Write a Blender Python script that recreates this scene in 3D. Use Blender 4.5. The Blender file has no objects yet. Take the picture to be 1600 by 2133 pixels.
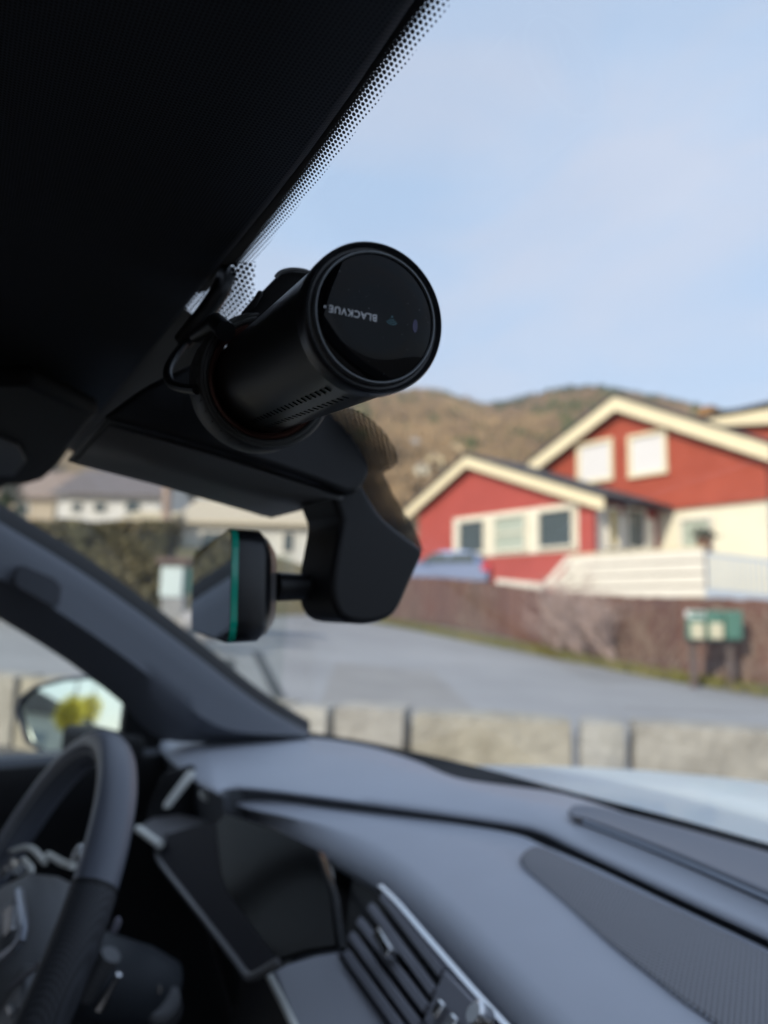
import bpy, bmesh, math, random
from math import radians, sin, cos, pi, sqrt
from mathutils import Vector as V, Matrix, noise
random.seed(7)
SC = bpy.context.scene
COL = SC.collection
H = 1.30                      # height of the eye above the parking ground

# ---------------------------------------------------------------- camera
FPX, PITCH, ROLL, YAW, CAMX = 1500.0, radians(8), radians(1.5), radians(59), 0.40
HD = V((-sin(YAW), cos(YAW), 0)); RT0 = V((cos(YAW), sin(YAW), 0))      # world = car axes: x right, y ahead, z up
FW = HD * cos(PITCH) + V((0, 0, sin(PITCH)))
UP0 = -HD * sin(PITCH) + V((0, 0, cos(PITCH)))
RT = RT0 * cos(ROLL) + UP0 * sin(ROLL); UP = -RT0 * sin(ROLL) + UP0 * cos(ROLL)
EYE = V((CAMX, 0, 0))
cd = bpy.data.cameras.new('camera'); cam = bpy.data.objects.new('camera', cd); COL.objects.link(cam)
R3 = Matrix((RT, UP, -FW)).transposed()
cam.matrix_world = Matrix.Translation(EYE + V((0, 0, H))) @ R3.to_4x4()
cd.sensor_fit = 'HORIZONTAL'; cd.sensor_width = 36; cd.lens = FPX / 1600 * 36
cd.clip_start = 0.01; cd.clip_end = 6000
cd.dof.use_dof = True; cd.dof.focus_distance = 0.24; cd.dof.aperture_fstop = 9.2; cd.dof.aperture_blades = 0
SC.camera = cam

# ---------------------------------------------------------------- sky, sun, exposure
SUN_AZ, SUN_EL = radians(199), radians(27)      # degrees to the left of the car's nose: low behind the car
SUND = V((-sin(SUN_AZ) * cos(SUN_EL), cos(SUN_AZ) * cos(SUN_EL), sin(SUN_EL)))
w = bpy.data.worlds.new('World'); SC.world = w; w.use_nodes = True
nt = w.node_tree; N = nt.nodes; L = nt.links; N.clear()
out = N.new('ShaderNodeOutputWorld'); bg = N.new('ShaderNodeBackground'); L.new(bg.outputs[0], out.inputs[0])
sky = N.new('ShaderNodeTexSky'); sky.sky_type = 'NISHITA'; sky.sun_disc = False
sky.sun_elevation = SUN_EL; sky.sun_rotation = math.atan2(SUND.x, SUND.y); sky.dust_density = 1.5
tc = N.new('ShaderNodeTexCoord'); mp = N.new('ShaderNodeMapping'); mp.inputs['Scale'].default_value = (1, 1, 1.7)
L.new(tc.outputs['Generated'], mp.inputs[0])
nz = N.new('ShaderNodeTexNoise'); nz.inputs['Scale'].default_value = 2.1; nz.inputs['Detail'].default_value = 4; nz.inputs['Roughness'].default_value = .5
nz.inputs['Distortion'].default_value = .4
L.new(mp.outputs[0], nz.inputs['Vector'])
rp = N.new('ShaderNodeValToRGB'); rp.color_ramp.elements[0].position = .36; rp.color_ramp.elements[1].position = .72
rp.color_ramp.elements[0].color = (.72, .72, .72, 1); rp.color_ramp.elements[1].color = (.96, .96, .96, 1)
L.new(nz.outputs[0], rp.inputs[0])
nz2 = N.new('ShaderNodeTexNoise'); nz2.inputs['Scale'].default_value = 2.4; nz2.inputs['Detail'].default_value = 5; nz2.inputs['Distortion'].default_value = .8
mp2 = N.new('ShaderNodeMapping'); mp2.inputs['Location'].default_value = (3.1, 1.7, .4); mp2.inputs['Scale'].default_value = (1, 1, 2.2); L.new(tc.outputs['Generated'], mp2.inputs[0]); L.new(mp2.outputs[0], nz2.inputs['Vector'])
vc = N.new('ShaderNodeMix'); vc.data_type = 'RGBA'
vc.inputs[6].default_value = (2.6, 3.4, 4.65, 1); vc.inputs[7].default_value = (3.3, 3.6, 4.4, 1)    # veil of thin cloud, bluish to lilac
r2 = N.new('ShaderNodeValToRGB'); r2.color_ramp.elements[0].position = .38; r2.color_ramp.elements[1].position = .64; L.new(nz2.outputs[0], r2.inputs[0]); L.new(r2.outputs[0], vc.inputs[0])
mx = N.new('ShaderNodeMix'); mx.data_type = 'RGBA'
L.new(rp.outputs[0], mx.inputs[0]); L.new(sky.outputs[0], mx.inputs[6]); L.new(vc.outputs[2], mx.inputs[7])
L.new(mx.outputs[2], bg.inputs[0]); bg.inputs[1].default_value = 0.1
sl = bpy.data.lights.new('sun', 'SUN'); sl.energy = 2.0; sl.angle = radians(1.0); sl.color = (1, .90, .74)
so = bpy.data.objects.new('sun', sl); COL.objects.link(so); so.rotation_euler = SUND.to_track_quat('Z', 'Y').to_euler(); so.location = (0, 0, 60)
SC.view_settings.view_transform = 'Standard'; SC.view_settings.look = 'None'
SC.view_settings.exposure = 1.12; SC.view_settings.gamma = 1.0; SC.view_settings.use_curve_mapping = False
SC.render.engine = 'CYCLES'; SC.cycles.use_denoising = True; SC.cycles.max_bounces = 10; SC.cycles.transparent_max_bounces = 16
SC.cycles.caustics_reflective = False; SC.cycles.caustics_refractive = False

# ---------------------------------------------------------------- sight lines used for taking measurements off the photograph
def ray(px, py): return FW + RT * ((px - 800) / FPX) + UP * ((1066.5 - py) / FPX)
def at_x(px, py, x): d = ray(px, py); return EYE + d * ((x - CAMX) / d.x)
def at_z(px, py, z): d = ray(px, py); return EYE + d * (z / d.z)
def at_d(px, py, D): return EYE + ray(px, py) * D
def at_plane(px, py, p0, n): d = ray(px, py); return EYE + d * ((p0 - EYE).dot(n) / d.dot(n))
def O(a, b, z): return EYE + RT0 * a + HD * b + V((0, 0, z))       # a to the right of, b ahead of the viewer
def at_b(px, py, b): d = ray(px, py); return EYE + d * (b / d.dot(HD))

# ---------------------------------------------------------------- materials
def lin(r, g, b): return tuple(((c / 255) / 12.92 if c / 255 <= .04045 else ((c / 255 + .055) / 1.055) ** 2.4) for c in (r, g, b))
def mat(name, col, rough=.6, metal=0, var=.0, vscale=8, bump=0, bscale=40, spec=.5, coat=0, col2=None, trans=0):
    m = bpy.data.materials.new(name); m.use_nodes = True
    t = m.node_tree; b = t.nodes['Principled BSDF']
    b.inputs['Roughness'].default_value = rough; b.inputs['Metallic'].default_value = metal
    b.inputs['Specular IOR Level'].default_value = spec; b.inputs['Coat Weight'].default_value = coat
    b.inputs['Base Color'].default_value = (*col, 1)
    co = t.nodes.new('ShaderNodeTexCoord')
    if var or col2:
        n = t.nodes.new('ShaderNodeTexNoise'); n.inputs['Scale'].default_value = vscale; n.inputs['Detail'].default_value = 6; n.inputs['Roughness'].default_value = .6
        t.links.new(co.outputs['Object'], n.inputs['Vector'])
        r = t.nodes.new('ShaderNodeValToRGB'); r.color_ramp.elements[0].position = .3; r.color_ramp.elements[1].position = .7
        c2 = col2 or tuple(c * (1 + var) for c in col); c1 = col if col2 else tuple(c * (1 - var) for c in col)
        r.color_ramp.elements[0].color = (*c1, 1); r.color_ramp.elements[1].color = (*c2, 1)
        t.links.new(n.outputs[0], r.inputs[0]); t.links.new(r.outputs[0], b.inputs['Base Color'])
    if bump:
        n = t.nodes.new('ShaderNodeTexNoise'); n.inputs['Scale'].default_value = bscale; n.inputs['Detail'].default_value = 3
        t.links.new(co.outputs['Object'], n.inputs['Vector'])
        bu = t.nodes.new('ShaderNodeBump'); bu.inputs['Strength'].default_value = bump; bu.inputs['Distance'].default_value = .5 / bscale
        t.links.new(n.outputs[0], bu.inputs['Height']); t.links.new(bu.outputs[0], b.inputs['Normal'])
    return m

def hex_dots(t, pitch, stretch=1.0):
    """distance (in pitches) to the nearest point of a staggered dot lattice, in object space"""
    co = t.nodes.new('ShaderNodeTexCoord'); mp = t.nodes.new('ShaderNodeMapping')
    mp.inputs['Scale'].default_value = (1 / pitch / stretch, 1 / pitch, 0)
    t.links.new(co.outputs['Object'], mp.inputs[0])
    res = []
    for off in ((0, 0, 0), (.5, .866, 0)):
        a = t.nodes.new('ShaderNodeVectorMath'); a.operation = 'ADD'; a.inputs[1].default_value = off; t.links.new(mp.outputs[0], a.inputs[0])
        wv = t.nodes.new('ShaderNodeVectorMath'); wv.operation = 'WRAP'; wv.inputs[1].default_value = (.5, .866, .5); wv.inputs[2].default_value = (-.5, -.866, -.5)
        t.links.new(a.outputs[0], wv.inputs[0])
        ln = t.nodes.new('ShaderNodeVectorMath'); ln.operation = 'LENGTH'; t.links.new(wv.outputs[0], ln.inputs[0])
        res.append(ln.outputs['Value'])
    mn = t.nodes.new('ShaderNodeMath'); mn.operation = 'MINIMUM'; t.links.new(res[0], mn.inputs[0]); t.links.new(res[1], mn.inputs[1])
    return mn.outputs[0]

def weave_mat(name, col, rough, pitch, strength, dark=.5, spec=.3):
    m = mat(name, col, rough, spec=spec); t = m.node_tree; b = t.nodes['Principled BSDF']
    d = hex_dots(t, pitch)
    r = t.nodes.new('ShaderNodeValToRGB'); r.color_ramp.elements[0].position = .15; r.color_ramp.elements[1].position = .5
    r.color_ramp.elements[0].color = (*[c * dark for c in col], 1); r.color_ramp.elements[1].color = (*col, 1)
    t.links.new(d, r.inputs[0]); t.links.new(r.outputs[0], b.inputs['Base Color'])
    bu = t.nodes.new('ShaderNodeBump'); bu.inputs['Strength'].default_value = strength; bu.inputs['Distance'].default_value = pitch * .3
    t.links.new(d, bu.inputs['Height']); t.links.new(bu.outputs[0], b.inputs['Normal'])
    return m

def frit_mat(pitch=.00128, stretch=1.5):
    m = bpy.data.materials.new('black ceramic dots'); m.use_nodes = True; t = m.node_tree
    b = t.nodes['Principled BSDF']; b.inputs['Base Color'].default_value = (.006, .006, .007, 1); b.inputs['Roughness'].default_value = .45
    d = hex_dots(t, pitch, stretch)
    at = t.nodes.new('ShaderNodeAttribute'); at.attribute_name = 'cov'
    sub = t.nodes.new('ShaderNodeMath'); sub.operation = 'LESS_THAN'; t.links.new(d, sub.inputs[0]); t.links.new(at.outputs['Fac'], sub.inputs[1])
    tr = t.nodes.new('ShaderNodeBsdfTransparent'); mx = t.nodes.new('ShaderNodeMixShader')
    t.links.new(sub.outputs[0], mx.inputs[0]); t.links.new(tr.outputs[0], mx.inputs[1]); t.links.new(b.outputs[0], mx.inputs[2])
    t.links.new(mx.outputs[0], t.nodes['Material Output'].inputs[0]); return m

def glass_mat(name, tint, ior=1.35, rough=0.0):
    m = bpy.data.materials.new(name); m.use_nodes = True; t = m.node_tree; t.nodes.remove(t.nodes['Principled BSDF'])
    tr = t.nodes.new('ShaderNodeBsdfTransparent'); tr.inputs[0].default_value = (*tint, 1)
    gl = t.nodes.new('ShaderNodeBsdfGlossy'); gl.inputs['Roughness'].default_value = rough
    lw = t.nodes.new('ShaderNodeLayerWeight'); lw.inputs[0].default_value = .5
    pw = t.nodes.new('ShaderNodeMath'); pw.operation = 'POWER'; pw.inputs[1].default_value = 5; t.links.new(lw.outputs['Facing'], pw.inputs[0])
    fr = t.nodes.new('ShaderNodeMath'); fr.operation = 'MULTIPLY_ADD'; fr.inputs[1].default_value = .6; fr.inputs[2].default_value = (ior - 1) ** 2; t.links.new(pw.outputs[0], fr.inputs[0])
    mx = t.nodes.new('ShaderNodeMixShader'); t.links.new(fr.outputs[0], mx.inputs[0]); t.links.new(tr.outputs[0], mx.inputs[1]); t.links.new(gl.outputs[0], mx.inputs[2])
    t.links.new(mx.outputs[0], t.nodes['Material Output'].inputs[0]); return m

M = dict(
 headliner=weave_mat('charcoal headliner knit', (.075, .082, .100), .95, .0014, .7, .35, .2),
 visor=mat('black visor vinyl', (.006, .006, .0068), .7, bump=.1, bscale=900, spec=.25),
 black=mat('black plastic', (.007, .007, .0085), .42, bump=.06, bscale=1800, spec=.4),
 cover=mat('black cover plastic', (.006, .006, .0075), .5, bump=.06, bscale=1500, spec=.35),
 under=mat('grey black cover underside', (.17, .172, .176), .6, bump=.05, bscale=1500, spec=.3),
 cam=mat('satin black metal', (.0065, .0068, .0066), .30, bump=.03, bscale=3000, spec=.6),
 camrim=mat('black rim plastic', (.018, .019, .022), .32, spec=.5),
 camring=mat('dark grey rubberised ring', (.042, .042, .040), .5, spec=.4),
 copper=mat('dark copper ring', (.055, .018, .012), .4, metal=.6),
 face=mat('black glass face', (.0025, .0025, .003), .05, spec=.16),
 text=mat('pale grey print', (.78, .79, .82), .6),
 wifi=mat('teal print', (.06, .17, .20), .6),
 slot=mat('black slot', (.0005, .0005, .0005), .9, spec=.02),
 violet=mat('violet spot', (.016, .008, .075), .2),
 pillar=mat('slate grey pillar trim', (.12, .13, .152), .62, bump=.05, bscale=900, spec=.4),
 badge=mat('darker grey badge', (.075, .08, .095), .7),
 seal=mat('black rubber', (.012, .013, .015), .7),
 dash=mat('slate grey dash skin', (.415, .442, .50), .46, var=.03, vscale=9, bump=.3, bscale=700, spec=.5),
 dashlow=mat('slate grey dash pad', (.395, .42, .48), .46, var=.03, vscale=9, bump=.3, bscale=700, spec=.5),
 mat_=weave_mat('woven grey insert', (.26, .262, .285), .75, .0036, .9, .45, .4),
 fascia=mat('black fascia plastic', (.010, .0105, .013), .5, bump=.04, bscale=1200, spec=.4),
 slat=mat('dark grey vent slat', (.24, .245, .28), .45),
 chrome=mat('satin chrome', (.75, .76, .78), .24, metal=1),
 chrome_shine=mat('chrome with painted shine', (.80, .81, .77), .4, metal=.1),  # bright reflections on the chrome trims put into a pale base colour
 decor=weave_mat('silver grey patterned decor', (.30, .31, .35), .5, .0026, .3, .8, .5),
 gloss=mat('dark gloss panel', (.004, .004, .0045), .18, spec=.06),
 screen_sheen=mat('dark grey painted reflection', (.030, .030, .036), .6, spec=.1),
 leather=mat('smooth grey black leather', (.12, .132, .165), .42, bump=.1, bscale=700, spec=.5),
 leather2=weave_mat('perforated black leather', (.055, .058, .068), .6, .0022, .5, .3, .35),
 hub=mat('grey hub cover', (.14, .145, .155), .55, bump=.1, bscale=900),
 mirrorback=mat('black mirror shell', (.008, .008, .010), .33, bump=.03, bscale=1500),
 mirrorcap=mat('grey mirror back', (.14, .13, .125), .38),
 silver2=mat('tinted mirror silver', (.78, .90, .84), .02, metal=1),
 silver=mat('mirror silver', (.83, .86, .84), .01, metal=1),
 edge=mat('green glass edge', (.01, .46, .31), .15, spec=.8),
 paint=mat('pale blue white car paint', (.62, .74, .80), .4, coat=.2),
 glass=glass_mat('clear windscreen glass', (.965, .985, .98), 1.16),
 pane=glass_mat('side window glass', (.88, .92, .90), 1.2),
 frit=frit_mat(), frit2=frit_mat(.0021, 2.1),
)

# ---------------------------------------------------------------- building blocks
class MB:
    def __init__(s): s.v = []; s.f = []
    def add(s, vs, fs): k = len(s.v); s.v += [V(p) for p in vs]; s.f += [tuple(i + k for i in f) for f in fs]; return s
    def quad(s, *p): return s.add(p, [tuple(range(len(p)))])
    def prism(s, poly, off):
        n = len(poly); off = V(off); vs = list(poly) + [p + off for p in poly]
        return s.add(vs, [tuple(range(n)), tuple(range(2 * n - 1, n - 1, -1))] + [(i, i + n, (i + 1) % n + n, (i + 1) % n) for i in range(n)])
    def box(s, c, x, y, z):      # centre and three half vectors
        c, x, y, z = V(c), V(x), V(y), V(z)
        vs = [c + sx * x + sy * y + sz * z for sz in (-1, 1) for sy in (-1, 1) for sx in (-1, 1)]
        return s.add(vs, [(0, 2, 3, 1), (4, 5, 7, 6), (0, 1, 5, 4), (2, 6, 7, 3), (0, 4, 6, 2), (1, 3, 7, 5)])
    def loft(s, curves, closed=False):
        n = len(curves[0]); vs = [p for c in curves for p in c]; fs = []
        for i in range(len(curves) - 1):
            for j in range(n if closed else n - 1):
                a = i * n + j; b = i * n + (j + 1) % n
                fs.append((a, b, b + n, a + n))
        return s.add(vs, fs)
    def tube(s, pts, r, seg=10, cap=True):
        pts = [V(p) for p in pts]; rs = r if isinstance(r, (list, tuple)) else [r] * len(pts); rings = []; prev = None
        for i, p in enumerate(pts):
            d = (pts[min(i + 1, len(pts) - 1)] - pts[max(i - 1, 0)]).normalized()
            if prev is None:
                x = d.cross(V((0, 0, 1)) if abs(d.z) < .9 else V((1, 0, 0))).normalized()
            else: x = (prev - d * prev.dot(d)).normalized()
            prev = x; y = d.cross(x)
            rings.append([p + (x * cos(2 * pi * k / seg) + y * sin(2 * pi * k / seg)) * rs[i] for k in range(seg)])
        k = len(s.v); s.loft(rings, True)
        if cap: s.f += [tuple(k + j for j in range(seg)), tuple(k + (len(pts) - 1) * seg + j for j in range(seg))]
        return s
    def lathe(s, p0, ax, prof, seg=64, caps=False):
        ax = V(ax).normalized(); x = ax.orthogonal().normalized(); y = ax.cross(x)
        rings = [[V(p0) + ax * t + (x * cos(2 * pi * k / seg) + y * sin(2 * pi * k / seg)) * r for k in range(seg)] for t, r in prof]
        k = len(s.v); s.loft(rings, True)
        if caps: s.f += [tuple(k + j for j in range(seg)), tuple(k + (len(prof) - 1) * seg + j for j in range(seg))]
        return s

def spline(pts, n):
    """even resampling of a Catmull-Rom curve through pts"""
    P = [V(p) for p in pts]; P = [P[0] * 2 - P[1]] + P + [P[-1] * 2 - P[-2]]; d = []
    for i in range(1, len(P) - 2):
        for k in range(12):
            t = k / 12; a, b, c, e = P[i - 1:i + 3]
            d.append(.5 * ((2 * b) + (c - a) * t + (2 * a - 5 * b + 4 * c - e) * t * t + (3 * b - a - 3 * c + e) * t ** 3))
    d.append(P[-2]); acc = [0]
    for i in range(1, len(d)): acc.append(acc[-1] + (d[i] - d[i - 1]).length)
    o = []; j = 0
    for k in range(n):
        L_ = acc[-1] * k / (n - 1)
        while j < len(d) - 2 and acc[j + 1] < L_: j += 1
        s_ = (L_ - acc[j]) / max(acc[j + 1] - acc[j], 1e-9); o.append(d[j].lerp(d[j + 1], s_))
    return o

def smooth_loop(pts, n):
    P = list(pts); k = len(P); q = spline(P + P[:1], n + 1)
    return q[:-1]
def root(name, loc, label, cat, group=None):
    o = bpy.data.objects.new(name, None); COL.objects.link(o); o.location = V(loc) + V((0, 0, H)); o.empty_display_size = .1
    o['label'] = label; o['category'] = cat
    if group: o['group'] = group
    return o
LOCS = {}
def base_of(o):
    p = V((0, 0, 0))
    while o is not None: p = p + V(o.location); o = o.parent
    return p
def obj(name, mb, m, parent=None, smooth=False, bevel=0, bseg=2, kind=None, label=None, cat=None, group=None, solid=0, sub=0, angle=35):
    me = bpy.data.meshes.new(name); b = base_of(parent) if parent else V((0, 0, 0))
    me.from_pydata([tuple(p + V((0, 0, H)) - b) for p in mb.v], [], mb.f); me.validate()
    bm = bmesh.new(); bm.from_mesh(me); bmesh.ops.remove_doubles(bm, verts=bm.verts, dist=1e-6); bmesh.ops.recalc_face_normals(bm, faces=bm.faces); bm.to_mesh(me); bm.free()
    me.materials.append(M[m] if isinstance(m, str) else m)
    o = bpy.data.objects.new(name, me); COL.objects.link(o)
    if parent: o.parent = parent
    if solid: s = o.modifiers.new('thick', 'SOLIDIFY'); s.thickness = solid; s.offset = 0
    if sub: s = o.modifiers.new('sub', 'SUBSURF'); s.levels = s.render_levels = sub
    if bevel:
        s = o.modifiers.new('bevel', 'BEVEL'); s.width = bevel; s.segments = bseg; s.limit_method = 'ANGLE'; s.angle_limit = radians(30)
    if smooth or bevel or sub:
        me.polygons.foreach_set('use_smooth', [True] * len(me.polygons))
        if not sub:
            try: me.set_sharp_from_angle(angle=radians(angle))
            except Exception: pass
    for k, v_ in (('kind', kind), ('label', label), ('category', cat), ('group', group)):
        if v_: o[k] = v_
    return o

# ================================================================ THE SETTING
SL = [(-14, 9.6), (-9, 8.3), (-3.7, 7.0), (-.7, 5.3), (.9, 4.95), (2.45, 4.6), (5, 4.1), (9, 3.4)]     # stone wall line (a, b)
def wall_b(a):
    for (a0, b0), (a1, b1) in zip(SL, SL[1:]):
        if a <= a1: return b0 + (b1 - b0) * (a - a0) / (a1 - a0)
    return SL[-1][1]
def road_z(a, b): return max(min(-1.52 - .0694 * a + .0445 * b, 1.2), -2.2)
FEN = []
for px, py, b in ((560, 1285, 31), (700, 1286, 28.5), (830, 1292, 26), (1000, 1318, 22), (1200, 1364, 18.6), (1400, 1402, 16.2), (1600, 1428, 14.6), (1800, 1455, 13.4)):
    p = at_b(px, py, b); FEN.append(p)
def ab(p): q = p - EYE; return q.dot(RT0), q.dot(HD)

asphalt = mat('worn grey asphalt', (.27, .275, .285), .85, vscale=.35, col2=(.37, .375, .385), bump=.3, bscale=60)
parkmat = mat('parking gravel asphalt', (.13, .13, .13), .9, var=.3, vscale=2, bump=.3, bscale=50)
gravel = mat('pale gravel verge', (.30, .285, .26), .95, var=.3, vscale=6, bump=.5, bscale=25)
soil = mat('dry grass and soil', (.15, .14, .065), .95, vscale=.8, col2=(.20, .155, .09), bump=.4, bscale=8)
hillm = mat('brown hillside', (.25, .185, .12), .95, vscale=.03, col2=(.14, .125, .08), bump=.6, bscale=.15)

g = MB()
aa = [-60, -30, -14, -9, -3.7, -.7, .9, 2.45, 5, 9, 30, 60]
g.loft([[O(a, -60, -1.30) for a in aa], [O(a, -20, -1.30) for a in aa], [O(a, wall_b(min(max(a, -14), 9)) + .1 if -14 <= a <= 9 else (10 if a < 0 else 3), -1.30) for a in aa]])
obj('parking_ground', g, parkmat, kind='structure')
g = MB(); rows = []
for t in [i / 14 for i in range(15)]:
    rw = []
    for a in [-70, -45, -28] + [-20 + 2 * i for i in range(26)] + [40, 60]:
        b0 = wall_b(min(max(a, -14), 9)) + .12; b = b0 + (46 - b0) * t ** 1.3
        rw.append(O(a, b, road_z(a, b)))
    rows.append(rw)
obj('road', MB().loft(rows), asphalt, kind='structure', smooth=True)
# gravel strip between the road and the fence
inner = spline([p + V((0, 0, .012)) - HD * (.9 + .1 * i) + RT0 * .1 for i, p in enumerate(FEN)], 40); outer = spline([p + V((0, 0, .02)) + HD * .4 for p in FEN], 40)
for p in inner: a, b = ab(p); p.z = road_z(a, b) + .02
obj('gravel_verge', MB().loft([inner, outer]), gravel, kind='structure')
# repaired strip in the road surface
pt = [at_b(x, y, b) for x, y, b in ((640, 1440, 6.6), (1010, 1440, 6.4), (985, 1395, 9.5), (900, 1368, 13), (700, 1362, 13))]
for p in pt: a, b = ab(p); p.z = road_z(a, b) + .006
obj('road_patch', MB().quad(*pt), mat('older asphalt patch', (.295, .288, .278), .85, var=.12, vscale=1.2), kind='structure')
for (q0, q1) in (((535, 1322, 13.5), (648, 1452, 6.3)), ((480, 1330, 12), (478, 1402, 8.0))):
    p0, p1 = at_b(*q0), at_b(*q1); sd = RT0 * .09
    st = [p0 - sd, p1 - sd * .8, p1 + sd * .8, p0 + sd]
    for p in st: a, b = ab(p); p.z = road_z(a, b) + .008
    obj('dark_line', MB().quad(*st), mat('dark road line', (.07, .075, .08), .7), kind='structure')  # narrow dark line laid on the road surface

# land behind the fence and hedge, rising to the houses, then the hill
def fence_b(a):
    A = [ab(p) for p in FEN][::-1]          # a decreasing
    A.sort()
    if a <= A[0][0]: return A[0][1]
    for (a0, b0), (a1, b1) in zip(A, A[1:]):
        if a <= a1: return b0 + (b1 - b0) * (a - a0) / (a1 - a0)
    return A[-1][1]
rows = []
for t in [0, .08, .2, .4, .6, .8, 1]:
    rw = []
    for i in range(34):
        a = -50 + 3 * i
        b0 = (fence_b(a) + .5) if a > -6 else 15.5 + max(0, (-6 - a) * .2); b1 = 75
        if -6 < a < -2: b0 = 15.5 + (fence_b(-2) + .5 - 15.5) * (a + 6) / 4
        b = b0 + (b1 - b0) * t
        z0 = road_z(a, b0) - .03
        rw.append(O(a, b, z0 + (6.5 - z0) * (1 - (1 - t) ** 1.6) * (1 if t > 0 else 0) + noise.noise(V((a * .1, b * .1, 0))) * .4 * t))
    rows.append(rw)
obj('yard_ground', MB().loft(rows), soil, kind='structure', smooth=True)
RIDGE = [(-900, 640), (-400, 690), (0, 730), (300, 760), (560, 790), (800, 816), (900, 822), (1000, 842), (1060, 836), (1130, 818), (1220, 804), (1300, 815), (1400, 836), (1450, 849), (1500, 858), (1600, 852), (1800, 840), (2300, 830)]
def ridge_y(px):
    for (x0, y0), (x1, y1) in zip(RIDGE, RIDGE[1:]):
        if px <= x1: return y0 + (y1 - y0) * (px - x0) / (x1 - x0)
    return RIDGE[-1][1]
def ridge_b(px): return 620 if px < 960 else (620 - (px - 960) / 90 * 330 if px < 1050 else 290)
HB0 = 73
def hill_pt(px, t):
    bR = ridge_b(px); top = at_b(px, ridge_y(px) + 24, bR); k = ab(top)[0] / bR
    b = HB0 + (bR - HB0) * t; z = 6.0 + (top.z - 6.0) * (t ** .85)
    z += noise.noise(V((px * .006, t * 6, 3))) * 5 * t * (1 - t) * 3
    return O(k * b, b, z)
cols = list(range(-900, 2301, 40))
obj('hill', MB().loft([[hill_pt(px, t) for px in cols] for t in [i / 16 for i in range(17)]] + [[hill_pt(px, 1) + HD * 60 - V((0, 0, 25)) for px in cols]]), hillm, kind='structure', smooth=True)
# woodland on the hill: reads as one mass
def hill_t(px, py):
    lo, hi = 0, 1
    for _ in range(40):
        m_ = (lo + hi) / 2; p = hill_pt(px, m_); b = ab(p)[1]
        if at_b(px, py, b).z > p.z: lo = m_
        else: hi = m_
    return lo
def wood(name, m, n, rng, size, tall):
    mb = MB()
    for i in range(n):
        px = random.uniform(*rng[0]); t = random.uniform(*rng[1]); p = hill_pt(px, t); b = ab(p)[1]
        s = size * random.uniform(.6, 1.3) * (b / 250) ** .5; hgt = s * tall
        for k in range(5):
            c = p + V((random.uniform(-.4, .4) * s, random.uniform(-.4, .4) * s, hgt * (k + .6) / 5.5)); q = s * (1.15 - k / 5) * .55
            an = random.uniform(0, pi); e = V((cos(an), sin(an), random.uniform(-.3, .3))) * q
            mb.quad(c - e, c + V((0, 0, -q * .4)), c + e, c + V((0, 0, q * 1.1)))
            e2 = V((-sin(an), cos(an), random.uniform(-.3, .3))) * q; mb.quad(c - e2, c + V((0, 0, -q * .4)), c + e2, c + V((0, 0, q * 1.1)))
    o = obj(name, mb, m, kind='stuff'); return o
wood('conifer_woodland', mat('dark conifer green', (.045, .065, .030), .9, var=.4, vscale=.05), 2200, ((740, 2000), (.74, 1.0)), 3.2, 1.5)
wood('bare_woodland', mat('bare brown branches', (.26, .18, .115), .95, var=.35, vscale=.05), 1700, ((700, 2000), (.1, .93)), 3.6, 1.2)
wood('olive_scrub', mat('olive scrub', (.12, .13, .055), .95, var=.35, vscale=.05), 1300, ((700, 2000), (.05, .9)), 4, .9)
wood('low_scrub', mat('tan scrub', (.32, .225, .13), .95, var=.35, vscale=.05), 1500, ((740, 1150), (.01, .35)), 4, .9)
wood('far_woodland', mat('brown grey scrub', (.17, .14, .10), .95, var=.35, vscale=.05), 500, ((-300, 740), (.02, .7)), 5, 1.2)

# ---------------------------------------------------------------- granite wall: blocks and cap
stone = [mat('granite %d' % i, c, .9, vscale=5, col2=c2, bump=.8, bscale=14) for i, (c, c2) in enumerate((((.26, .245, .215), (.45, .43, .385)), ((.29, .265, .21), (.45, .42, .345)), ((.31, .30, .275), (.47, .46, .42))))]
wl = root('stone_wall', O(0, 5.2, -1.3), 'low wall of large rough pale granite blocks between the parked car and the road', 'wall')
def rough_block(p0, p1, zb, zt, th, seed):
    d = (p1 - p0); Ln = d.length; d.normalize(); nrm = V((-d.y, d.x, 0))
    if nrm.dot(HD) < 0: nrm = -nrm
    bm = bmesh.new(); bmesh.ops.create_cube(bm, size=1)
    bmesh.ops.subdivide_edges(bm, edges=bm.edges, cuts=3, use_grid_fill=True)
    mb = MB(); c = (p0 + p1) / 2
    for v_ in bm.verts:
        q = v_.co.copy(); nn = noise.noise(V((q.x * Ln * 3, q.y * 2, q.z * 2 + seed * 7.3))) * .03
        rad = max(abs(q.x), abs(q.z)); ed = .02 if (abs(q.x) > .49) + (abs(q.y) > .49) + (abs(q.z) > .49) >= 2 else 0
        pos = c + d * (q.x * (Ln - .03 - 2 * ed)) + nrm * (q.y * (th - 2 * ed) + nn * 1.3 + .5 * th) + V((0, 0, (zb + zt) / 2 + q.z * (zt - zb - 2 * ed) + nn * .5))
        mb.v.append(pos)
    bm.verts.index_update(); mb.f = [tuple(v_.index for v_ in f.verts) for f in bm.faces]; bm.free(); return mb
jx = [-900, -560, -300, -80, 60, 190, 320, 480, 590, 700, 858, 1200, 1310, 1640, 1830, 2100]
def on_wall(px):
    best = None
    for (a0, b0), (a1, b1) in zip(SL, SL[1:]):
        k = (px - 800) / FPX; dn = (a1 - a0) - k * (b1 - b0)
        t = (k * b0 - a0) / dn
        if 0 <= t <= 1: return O(a0 + (a1 - a0) * t, b0 + (b1 - b0) * t, 0)
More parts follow.
